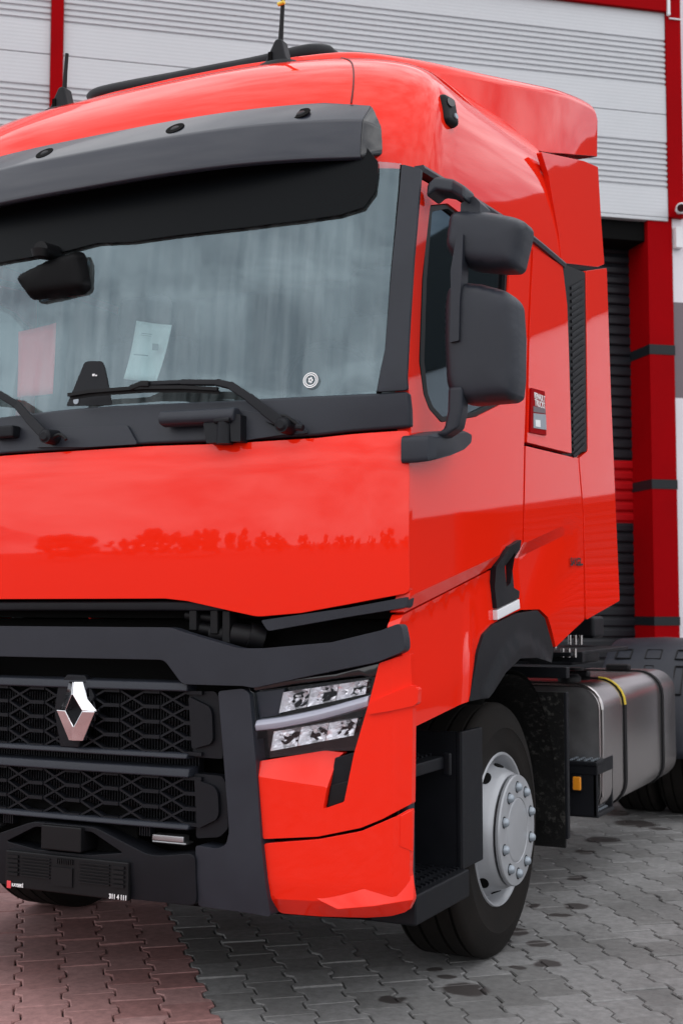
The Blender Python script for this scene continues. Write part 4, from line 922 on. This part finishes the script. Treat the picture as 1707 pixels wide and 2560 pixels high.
# ---- wheels
def tyre_prof(w, R, rim, side=1):
    # from the inner bead to the outer bead; x grows outward
    p = [(-w / 2 + .03, rim), (-w / 2, rim + .05), (-w / 2 - .008, rim + .12), (-w / 2 + .006, R - .04), (-w / 2 + .03, R - .008)]
    gr = [-.105, -.04, .04, .105]
    for gx in gr: p += [(gx - .0065, R), (gx - .006, R - .014), (gx + .006, R - .014), (gx + .0065, R)]
    p += [(w / 2 - .035, R), (w / 2 - .018, R - .010), (w / 2 - .008, R - .03), (w / 2 + .004, R - .07), (w / 2 + .010, rim + .13), (w / 2 + .0115, rim + .118), (w / 2 + .008, rim + .112), (w / 2 + .007, rim + .06), (w / 2 - .002, rim + .03), (w / 2 - .014, rim)]
    return p
def front_wheel(xo):
    w = bpy.data.objects.new('front_wheel', None); COL.objects.link(w); w.parent = T
    w.location = (xo, AXY, AXZ)
    b = MB(); b.add(*lathe_x(tyre_prof(.31, WR, .285), 96, (-.155, 0, 0))); b.build('tyre', 'rubber', w)
    # rim with a deep disc standing out to the hub
    prof = [(-.29, .27), (-.28, .285), (-.03, .284), (-.014, .298), (-.004, .306), (.002, .302), (.0, .295), (-.018, .282), (-.046, .277), (-.056, .272), (-.050, .264), (-.014, .248), (.020, .234), (.034, .227), (.042, .218), (.042, .205), (.03, .17)]
    b = MB(); b.add(*lathe_x(prof, 96, (0, 0, 0))); b.build('rim', 'silver', w)
    for k in range(10):
        a = 2 * pi * (k + .35) / 10
        c = Vector((-.016, .249 * cos(a), .249 * sin(a))); nrm = Vector((.40, .917 * cos(a), .917 * sin(a))).normalized()
        m = MB(); tang = Vector((0, -sin(a), cos(a))); rad = nrm.cross(tang)
        ring = [c + nrm * .003 + tang * (.032 * cos(q)) + rad * (.019 * sin(q)) for q in [2 * pi * i / 20 for i in range(20)]]
        m.add(ring + [p - nrm * .012 for p in ring], [tuple(range(20))] + [(i, 20 + i, 20 + (i + 1) % 20, (i + 1) % 20) for i in range(20)])
        m.build('hand_hole_shade', 'void', w, smooth=False)  # near-black oval on the disc, painted shade of an opening
    prof = [(.030, .14), (.046, .19), (.050, .214), (.053, .2185), (.063, .2195), (.069, .216), (.070, .210), (.070, .130), (.067, .127), (.070, .123), (.071, .118), (.071, .0)]
    b = MB(); b.add(*lathe_x(prof, 72, (0, 0, 0))); b.build('hub_cover', 'silver', w)
    for k in range(10):
        a = 2 * pi * k / 10 + pi / 2
        c = Vector((.0695, .171 * cos(a), .171 * sin(a)))
        m = MB(); m.tube([c, c + Vector((.0015, 0, 0))], .0235, 18); m.build('nut_recess_shade', 'dark', w)  # flat dark disc round the nut imitates a shaded hollow
        m = MB(); m.tube([c, c + Vector((.012, 0, 0)), c + Vector((.019, 0, 0)), c + Vector((.022, 0, 0))], [.0185, .0175, .012, .004], 14); m.build('nut_cap', 'nut', w)
    return w
fw = front_wheel(1.155)
def copy_tree(o, parent):
    c = o.copy(); COL.objects.link(c); c.parent = parent
    for ch in [x for x in bpy.data.objects if x.parent == o]: copy_tree(ch, c)
    return c
fw2 = copy_tree(fw, T); fw2.location.x = -1.155; fw2.scale.x = -1
RWY = 5.45
for s in (1, -1):
    w = bpy.data.objects.new('rear_wheel', None); COL.objects.link(w); w.parent = T; w.location = (0, RWY, AXZ)
    b = MB()
    for xc in (.78, 1.10): b.add(*lathe_x(tyre_prof(.30, WR, .285), 64, (xc * s, 0, 0)))
    b.build('tyre', 'rubber', w)
    b = MB(); b.add(*lathe_x([(1.15 * s, .285), (1.24 * s, .30), (1.235 * s, .285), (1.10 * s, .24), (1.06 * s, .12), (1.06 * s, .0)], 48, (0, 0, 0))); b.build('rim', 'silver', w)
    # mudguard over the rear tyres, with raised panels
    mg = MB(); arc = [radians(-8 + 196 * k / 40) for k in range(41)]
    def rad_(a): return (.66, .655)
    sec = []
    for a in arc:
        ry, rz = rad_(a); pts = []
        for x, dr_ in ((.60, -.05), (.615, -.01), (.64, .0), (.94, .012), (1.24, .0), (1.262, -.012), (1.268, -.05)):
            pts.append(Vector((x * s, RWY + (ry + dr_) * cos(a), AXZ + .02 + (rz + dr_) * sin(a))))
        sec.append(pts)
    mg.loft(sec, close=False, cap=False); g_ = mg.build('rear_mudguard', 'grey', T); g_.modifiers.new('solid', 'SOLIDIFY').thickness = .012
    def onm(x, a, o=.0): return Vector((x * s, RWY + (.668 + o) * cos(a), AXZ + .02 + (.663 + o) * sin(a)))
    for xc in (.74, .94, 1.14):
        rb = MB()
        for a0, a1, hw_ in ((radians(118), radians(127), .05), (radians(133), radians(152), .028)):
            xo = xc + (0 if a0 < radians(130) else -.01)
            ps = [(xo - hw_, a0), (xo + hw_, a0), (xo + hw_, a1), (xo - hw_, a1), (xo - hw_, a0)]
            for (x1, t1), (x2, t2) in zip(ps, ps[1:]): rb.bar(onm(x1, t1, .001), onm(x2, t2, .001), .008, .01)
        rb.build('mudguard_rib', 'black', g_, bevel=0)['kind'] = 'stuff'
    # mudflap behind the front wheel
    b = MB(); b.box((1.0 * s, 2.15, .66), (.40, .02, .70)); b.build('mudflap', 'mud', T, bevel=.004)
    b = MB(); b.box((1.205 * s, 2.16, .68), (.016, .035, .66)); b.box((1.0 * s, 2.15, 1.10), (.44, .05, .05)); b.build('mudflap_frame', 'dark', T, bevel=.004)
# ---- chassis
b = MB()
for s in (1, -1): b.box((.40 * s, 4.0, .80), (.09, 5.4, .27))
b.box((0, 2.6, .8), (.8, .2, .2)); b.box((0, 5.45, .62), (1.5, .16, .16)); b.box((0, 1.4, .42), (1.7, .14, .16))
b.box((0, 1.5, .9), (.8, 1.4, .6)); b.build('chassis_frame', 'dark', T, bevel=.006)
b = MB(); b.box((.70, 2.9, 1.175), (.95, 1.1, .02)); b.box((1.0, 2.45, 1.16), (.42, .05, .05)); b.build('catwalk', 'dark', T, bevel=.004)
for (x, y, z, s_) in ((1.12, 2.40, 1.19, .012), (.95, 3.1, 1.23, .02), (.9, 2.8, 1.22, .012)):
    b = MB()
    for q in range(3): b.tube([(x + .03 * q, y, z - .03), (x + .03 * q, y, z + s_)], .010, 8)
    b.build('air_coupling', 'steel', T)
b = MB(); b.box((.93, 3.4, 1.29), (.20, .22, .12)); b.build('coupling_box', 'dark', T, bevel=.02)
b = MB(); b.box((.80, 2.75, 1.27), (.06, .06, .20)); b.build('coupling_bracket', 'dark', T, bevel=.01)
b = MB(); b.box((.55, 2.6, 1.5), (.05, .05, .7)); b.build('hose_mast', 'dark', T, bevel=.01)
b = MB()
for k in range(3): b.tube(spl([(.6 + .06 * k, 2.15, 1.3), (.72, 2.45, 1.22), (.95, 2.9, 1.27)], 8), .012, 8)
b.build('air_hose', 'black', T)
b = MB(); b.box((0, 5.2, 1.05), (.9, .7, .08)); b.build('fifth_wheel', 'dark', T, bevel=.02)
# back of the cab, floor
b = MB(); b.box((0, 2.06, 2.2), (2.36, .03, 1.75)); b.box((0, 1.2, 1.32), (2.3, 1.5, .03)); b.box((0, 1.30, 2.985), (2.2, 1.5, .02)); b.build('cab_back', 'void', T, bevel=0)
# ---- fuel tank
def rrect(x0, x1, z0, z1, r, n=7):
    o = []
    for cx_, cz_, a0 in ((x1 - r, z1 - r, 0), (x0 + r, z1 - r, 90), (x0 + r, z0 + r, 180), (x1 - r, z0 + r, 270)):
        for k in range(n): a = radians(a0 + 90 * k / (n - 1)); o.append((cx_ + r * cos(a), cz_ + r * sin(a)))
    return o
TX0, TX1, TZ0, TZ1, TY0, TY1 = .56, 1.205, .355, 1.015, 2.80, 4.50
def tank_ring(y, g): return [Vector((x, y, z)) for x, z in rrect(TX0 - g, TX1 + g, TZ0 - g, TZ1 + g, .13 + g)]
b = MB(); b.loft([tank_ring(TY0, -.02), tank_ring(TY0 + .004, -.004), tank_ring(TY0 + .02, .0), tank_ring(TY1 - .02, .0), tank_ring(TY1 - .004, -.004), tank_ring(TY1, -.02)], cap=False)
tank = b.build('fuel_tank', 'steel', T)
for yy_ in (TY0 + .012, TY1 - .012):
    b = MB(); b.add(tank_ring(yy_, -.022), [tuple(range(28))]); b.build('tank_end', 'steel_end', tank)
b = MB(); b.tube([tuple(p) for p in tank_ring(TY0 + .006, -.008)] + [tuple(tank_ring(TY0 + .006, -.008)[0])], .010, 8); b.build('tank_bead', 'steel', tank)
for k, y in enumerate((3.22, 4.11)):
    b = MB(); rg = tank_ring(y, .004)
    for p, q in zip(rg, rg[1:] + rg[:1]):
        b.bar(p - Vector((0, .0, 0)), q, .045, .010, up=(p + q) / 2 - Vector((.88, y, .68)) )
    b.build('tank_strap', 'black', tank, bevel=0)
    b = MB(); b.box((.95, y, 1.04), (.14, .07, .035)); b.build('strap_buckle', 'black', tank, bevel=.01)
b = MB(); rg = tank_ring(3.205, .011)[0:7]
for p, q in zip(rg, rg[1:]): b.bar(p, q, .022, .006, up=(p + q) / 2 - Vector((1.07, 3.205, .885)))
b.build('yellow_tape', 'yellow', tank, bevel=0)
b = MB(); b.tube([(.98, 2.98, 1.0), (.98, 2.98, 1.035), (.98, 2.98, 1.05)], [.06, .06, .045], 20); b.tube([(.86, 3.5, 1.02), (.86, 3.5, 1.06)], .05, 16); b.build('filler_cap', 'black', tank)
b = MB(); b.box((.80, 2.79, .72), (.34, .02, .46)); b.box((.98, 2.77, .70), (.02, .02, .46)); b.build('tank_end_box', 'dark', tank, bevel=.004)
# tank step with amber side marker
stp = bpy.data.objects.new('tank_step', None); COL.objects.link(stp); stp.parent = T
b = MB(); b.box((1.12, 2.72, .63), (.18, .14, .02)); b.box((1.12, 2.67, .605), (.18, .02, .06)); b.box((1.198, 2.82, .61), (.02, .30, .07)); b.box((1.125, 2.672, .49), (.16, .016, .23)); b.box((1.12, 2.96, .51), (.17, .02, .26))
b.box((1.12, 2.82, .378), (.18, .30, .02)); b.box((1.04, 2.82, .5), (.016, .30, .26)); b.box((1.195, 2.675, .5), (.022, .022, .26)); b.build('step_frame', 'dark', stp, bevel=.005)
b = MB()
for zz in (.643, .391):
    for i in range(8):
        for j in range(4): b.box((1.07 + .036 * j, 2.69 + .034 * i, zz), (.014, .012, .008))
o = b.build('step_tread', 'nut', stp, bevel=0); o['kind'] = 'stuff'
b = MB(); b.box((1.107, 2.658, .534), (.052, .022, .082)); b.build('side_marker', 'black', stp, bevel=.006)
b = MB(); b.box((1.110, 2.646, .534), (.042, .018, .066)); b.build('marker_lens', 'amber', stp, bevel=.006)
# ---- mirrors
def housing(name, outline, y, depth, bulge, m, r, xs_=1.):
    c = (sum(p[0] for p in outline) / len(outline), sum(p[1] for p in outline) / len(outline))
    outline = [(c[0] + (x - c[0]) * xs_, z) for x, z in outline]
    ol = fillet(fillet(outline, r), r * .5); dl_ = dens(ol, .02)
    sg_ = list(zip(dl_, dl_[1:] + dl_[:1]))
    def rel(u, v):
        d = min(segd((u, v), a_, b_) for a_, b_ in sg_)
        return .042 * (1 - math.exp(-d / .010)) + bulge * .6 * (1 - math.exp(-d / .05)) - .10 * (u - c[0])
    o = patch(name, ol, m, T, surf=plane_surf('Y', y + .045), thick=depth - .045, bevel=.008, grid=.012, relief=rel, seg=3)
    g = MB(); rg = [Vector((c[0] + (x - c[0]) * .93, y + depth + .004 + .10 * (x - c[0]), c[1] + (z - c[1]) * .94)) for x, z in ol]; g.add(rg, [tuple(range(len(rg)))]); g.build('mirror_glass', 'mirror', o, smooth=False)
    return o
UM = [(1.343, 0.420, 2.724), (1.368, 0.420, 2.738), (1.415, 0.420, 2.735), (1.494, 0.420, 2.721), (1.581, 0.420, 2.696), (1.616, 0.420, 2.678), (1.626, 0.420, 2.661), (1.622, 0.420, 2.630), (1.595, 0.420, 2.528), (1.579, 0.420, 2.518), (1.528, 0.420, 2.521), (1.407, 0.420, 2.542), (1.350, 0.420, 2.582), (1.328, 0.420, 2.617), (1.329, 0.420, 2.639)]
um = housing('upper_mirror', [(x, z) for x, y, z in UM], .35, .12, .02, 'grey', .02, .93)
LM = [(1.329, 0.420, 2.474), (1.374, 0.420, 2.494), (1.455, 0.420, 2.480), (1.557, 0.420, 2.448), (1.593, 0.420, 2.410), (1.600, 0.420, 2.299), (1.597, 0.420, 2.154), (1.589, 0.420, 2.093), (1.568, 0.420, 2.081), (1.408, 0.420, 2.077), (1.349, 0.420, 2.096), (1.323, 0.420, 2.148), (1.316, 0.420, 2.290), (1.319, 0.420, 2.418)]
lm = housing('lower_mirror', [(x, z) for x, y, z in LM], .35, .12, .02, 'grey', .022, .90)
def slab(name, P, m, thick, bevel=.006):
    o = patch(name, [(x, z) for x, y, z in P], m, T, surf=plane_surf('Y', P[0][1]), thick=thick, bevel=bevel, r=.004, grid=.2); return o
slab('mirror_strut', [(1.397, 0.325, 2.645), (1.419, 0.325, 2.640), (1.417, 0.325, 2.605), (1.412, 0.325, 2.488), (1.405, 0.325, 2.415), (1.401, 0.325, 2.281), (1.368, 0.325, 2.278), (1.374, 0.325, 2.419), (1.373, 0.325, 2.519), (1.384, 0.325, 2.580)], 'grey', .06, .006)
slab('mirror_arm', [(1.394, 0.370, 2.760), (1.441, 0.370, 2.779), (1.463, 0.370, 2.754), (1.463, 0.370, 2.719), (1.437, 0.370, 2.710), (1.392, 0.370, 2.720)], 'grey', .10, .02)
b = MB()
hd = [Vector(p) for p in [(1.300, 0.338, 2.804), (1.300, 0.398, 2.839), (1.300, 0.541, 2.875), (1.300, 0.653, 2.883), (1.300, 0.737, 2.879)]]
a1 = [Vector(p) for p in ([(1.270, 0.419, 2.816)][0], [(1.300, 0.426, 2.841)][0], [(1.360, 0.428, 2.824)][0], [(1.430, 0.360, 2.769)][0])]
b.loft([[p + Vector((dx, dy, dz)) for dx, dy, dz in ((0, -.06, -.02), (.0, -.05, .03), (.0, .05, .03), (.0, .06, -.02))] for p in a1]); b.build('mirror_hood', 'grey', T, bevel=.012, seg=3)
neck = [Vector(p) for p in [(1.347, 0.450, 2.124), (1.346, 0.450, 2.057), (1.333, 0.450, 1.998), (1.266, 0.450, 1.972)]]
b = MB(); b.loft([[p + Vector((dx, dy, 0)) for dx, dy in ((-.026, -.03), (.026, -.03), (.026, .04), (-.026, .04))] for p in [Vector(p) for p in [(1.383, 0.360, 2.130), (1.381, 0.360, 2.050), (1.368, 0.360, 1.992), (1.321, 0.360, 1.965)]]]); b.build('mirror_neck', 'grey', T, bevel=.015, seg=3)
foot = [(0.225, 1.958), (0.391, 1.993), (0.585, 2.020), (0.645, 2.018), (0.636, 1.984), (0.551, 1.944), (0.389, 1.901), (0.224, 1.867)]
b = MB(); fo = fillet(foot, .02); b.loft([[Vector((1.235 + dx, (y - .52) * s_ + .52, (z - 1.95) * s_ + 1.95)) for y, z in fo] for dx, s_ in ((0, 1.0), (.05, 1.0), (.085, .93), (.10, .80))]); b.build('mirror_foot', 'grey', T)
# front view mirror hanging under the visor
FMo = [(-0.330, 0.145, 2.652), (-0.306, 0.145, 2.671), (-0.195, 0.145, 2.709), (-0.076, 0.145, 2.732), (-0.050, 0.145, 2.727), (-0.036, 0.145, 2.706), (-0.015, 0.145, 2.598), (-0.017, 0.145, 2.584), (-0.039, 0.145, 2.566), (-0.164, 0.145, 2.564), (-0.259, 0.145, 2.562), (-0.277, 0.145, 2.571), (-0.326, 0.145, 2.635)]
fm = housing('front_mirror', [(x, z) for x, y, z in FMo], .145, .045, .010, 'black', .02)
fs_ = [(-0.195, 0.130, 2.708), (-0.195, 0.130, 2.736), (-0.179, 0.130, 2.767)]
b = MB(); b.tube([Vector(p) for p in fs_[:2]], [.028, .036], 14); b.build('mirror_stem', 'black', T)
b = MB(); b.tube([Vector(fs_[1]), Vector((fs_[1][0], .24, fs_[1][2] + .01))], [.034, .03], 12); b.build('mirror_bracket', 'black', T)
# ---- cab interior
b = MB(); b.box((0, .62, 2.10), (2.3, .50, .10)); b.box((0, .95, 1.9), (2.3, .2, .5)); b.build('dashboard', 'trim', T, bevel=.04, seg=3)
for s in (.62, -.62):
    b = MB(); b.box((s, 1.45, 2.30), (.52, .16, .75)); b.build('seat_back', 'seat', T, bevel=.06, seg=3)
    b = MB(); b.box((s, 1.42, 2.78), (.28, .12, .20)); b.build('headrest', 'seat', T, bevel=.05, seg=3)
    b = MB(); b.box((s, 1.2, 1.92), (.52, .55, .14)); b.build('seat_cushion', 'seat', T, bevel=.05, seg=3)
b = MB(); rg = [(.62 + .23 * cos(a), .98 - .10 * sin(a), 2.24 + .20 * sin(a)) for a in [2 * pi * k / 32 for k in range(33)]]; b.tube(rg, .016, 8, cap=False); b.build('steering_wheel', 'black', T)
b = MB(); b.box((0, 1.9, 2.4), (2.2, .02, 1.4)); b.build('cab_curtain', 'seat', T, bevel=0)
# sensor housing behind the glass, with the little lamp
sn = patch('sensor_housing', [(-0.085, 2.141), (-0.065, 2.186), (-0.017, 2.301), (0.002, 2.305), (0.064, 2.299), (0.077, 2.272), (0.125, 2.130)], 'dark', T, off=-.008, thick=.003, bevel=.001, r=.01)
b = MB(); q = F3(*[(0.032, 2.249)][0], -.006); b.box(q, (.010, .004, .008)); q = F3(*[(0.044, 2.246)][0], -.006); b.box(q, (.006, .004, .005)); b.build('sensor_lamp', 'whiteink', sn, bevel=0)
b = MB(); q = F3(*[(-0.038, 2.156)][0], -.006); b.tube([q, q + Vector((0, -.003, 0))], .012, 14); b.build('sensor_screw', 'nut', sn)
patch('camera_housing', [(-0.001, 2.811), (0.127, 2.813), (0.118, 2.771), (0.095, 2.760), (0.033, 2.763), (0.012, 2.773)], 'dark', T, off=-.034, thick=.02, bevel=.004, r=.01)
# round sticker on the glass
sx_, sz_ = [(0.920, 2.164)][0]
b = MB()
for r0, r1 in ((.0235, .027), (.017, .0205)):
    nn = 28
    vs = [F3(sx_ + r * cos(2 * pi * k / nn), sz_ + r * sin(2 * pi * k / nn), .0) for r in (r0, r1) for k in range(nn)]
    b.add(vs, [(k, (k + 1) % nn, nn + (k + 1) % nn, nn + k) for k in range(nn)])
for k in range(5):
    a = 2 * pi * k / 5; b.box(F3(sx_ + .006 * cos(a), sz_ + .007 * sin(a), .0), (.006, .001, .007))
b.build('glass_sticker', 'whiteink', T, smooth=False, fix=False)
# ================================================================== LOOSE THINGS BEHIND THE WINDSCREEN
def sheet(name, P, m, label, cat, bend=.02):
    a, b_, c, d = [Vector(p) for p in P]; mb = MB(); n = 8; vs = []
    for i in range(n + 1):
        for j in range(n + 1):
            u, v = i / n, j / n; p = a.lerp(b_, u).lerp(d.lerp(c, u), v); vs.append(p + Vector((0, bend * sin(pi * u) + bend * .6 * sin(pi * v * .8), 0)))
    mb.add(vs, [(i * (n + 1) + j, (i + 1) * (n + 1) + j, (i + 1) * (n + 1) + j + 1, i * (n + 1) + j + 1) for i in range(n) for j in range(n)])
    o = mb.build(name, m, None); o.modifiers.new('solid', 'SOLIDIFY').thickness = .0015; return tag(o, label, cat)
def low(P, y0, y1):  # lean back: the lower edge nearer the glass
    return P
pap = sheet('paper_sheet', [[(0.011, 0.460, 2.512)][0], [(0.176, 0.460, 2.479)][0], [(0.144, 0.400, 2.256)][0], [(-0.009, 0.400, 2.276)][0]], 'paper', 'white paper sheet with printed lines standing behind the windscreen', 'paper')
def on_sheet(o, pts, m, name, y):
    b = MB(); vs = [Vector(p) + Vector((0, -.004, 0)) for p in pts]; b.add(vs, [(0, 1, 2, 3)]); q = b.build(name, m, o, smooth=False, fix=False); return q
on_sheet(pap, [[(0.104, 0.438, 2.410)][0], [(0.134, 0.438, 2.405)][0], [(0.138, 0.428, 2.377)][0], [(0.110, 0.428, 2.381)][0]], 'greyink', 'printed_block', 0)
for a_ in ([(0.030, 0.422, 2.373), (0.096, 0.422, 2.362), (0.095, 0.422, 2.357), (0.029, 0.422, 2.368)], [(0.048, 0.445, 2.457), (0.099, 0.445, 2.447), (0.098, 0.445, 2.445), (0.048, 0.445, 2.454)], [(0.044, 0.443, 2.450), (0.095, 0.443, 2.440), (0.094, 0.443, 2.438), (0.044, 0.443, 2.448)]):
    on_sheet(pap, a_, 'greyink', 'printed_line', 0)
sheet('red_folder', [[(-0.540, 0.420, 2.513)][0], [(-0.350, 0.420, 2.532)][0], [(-0.299, 0.340, 2.230)][0], [(-0.474, 0.340, 2.231)][0]], 'redcard', 'red folder standing upright behind the windscreen near the left edge', 'folder', bend=.006)
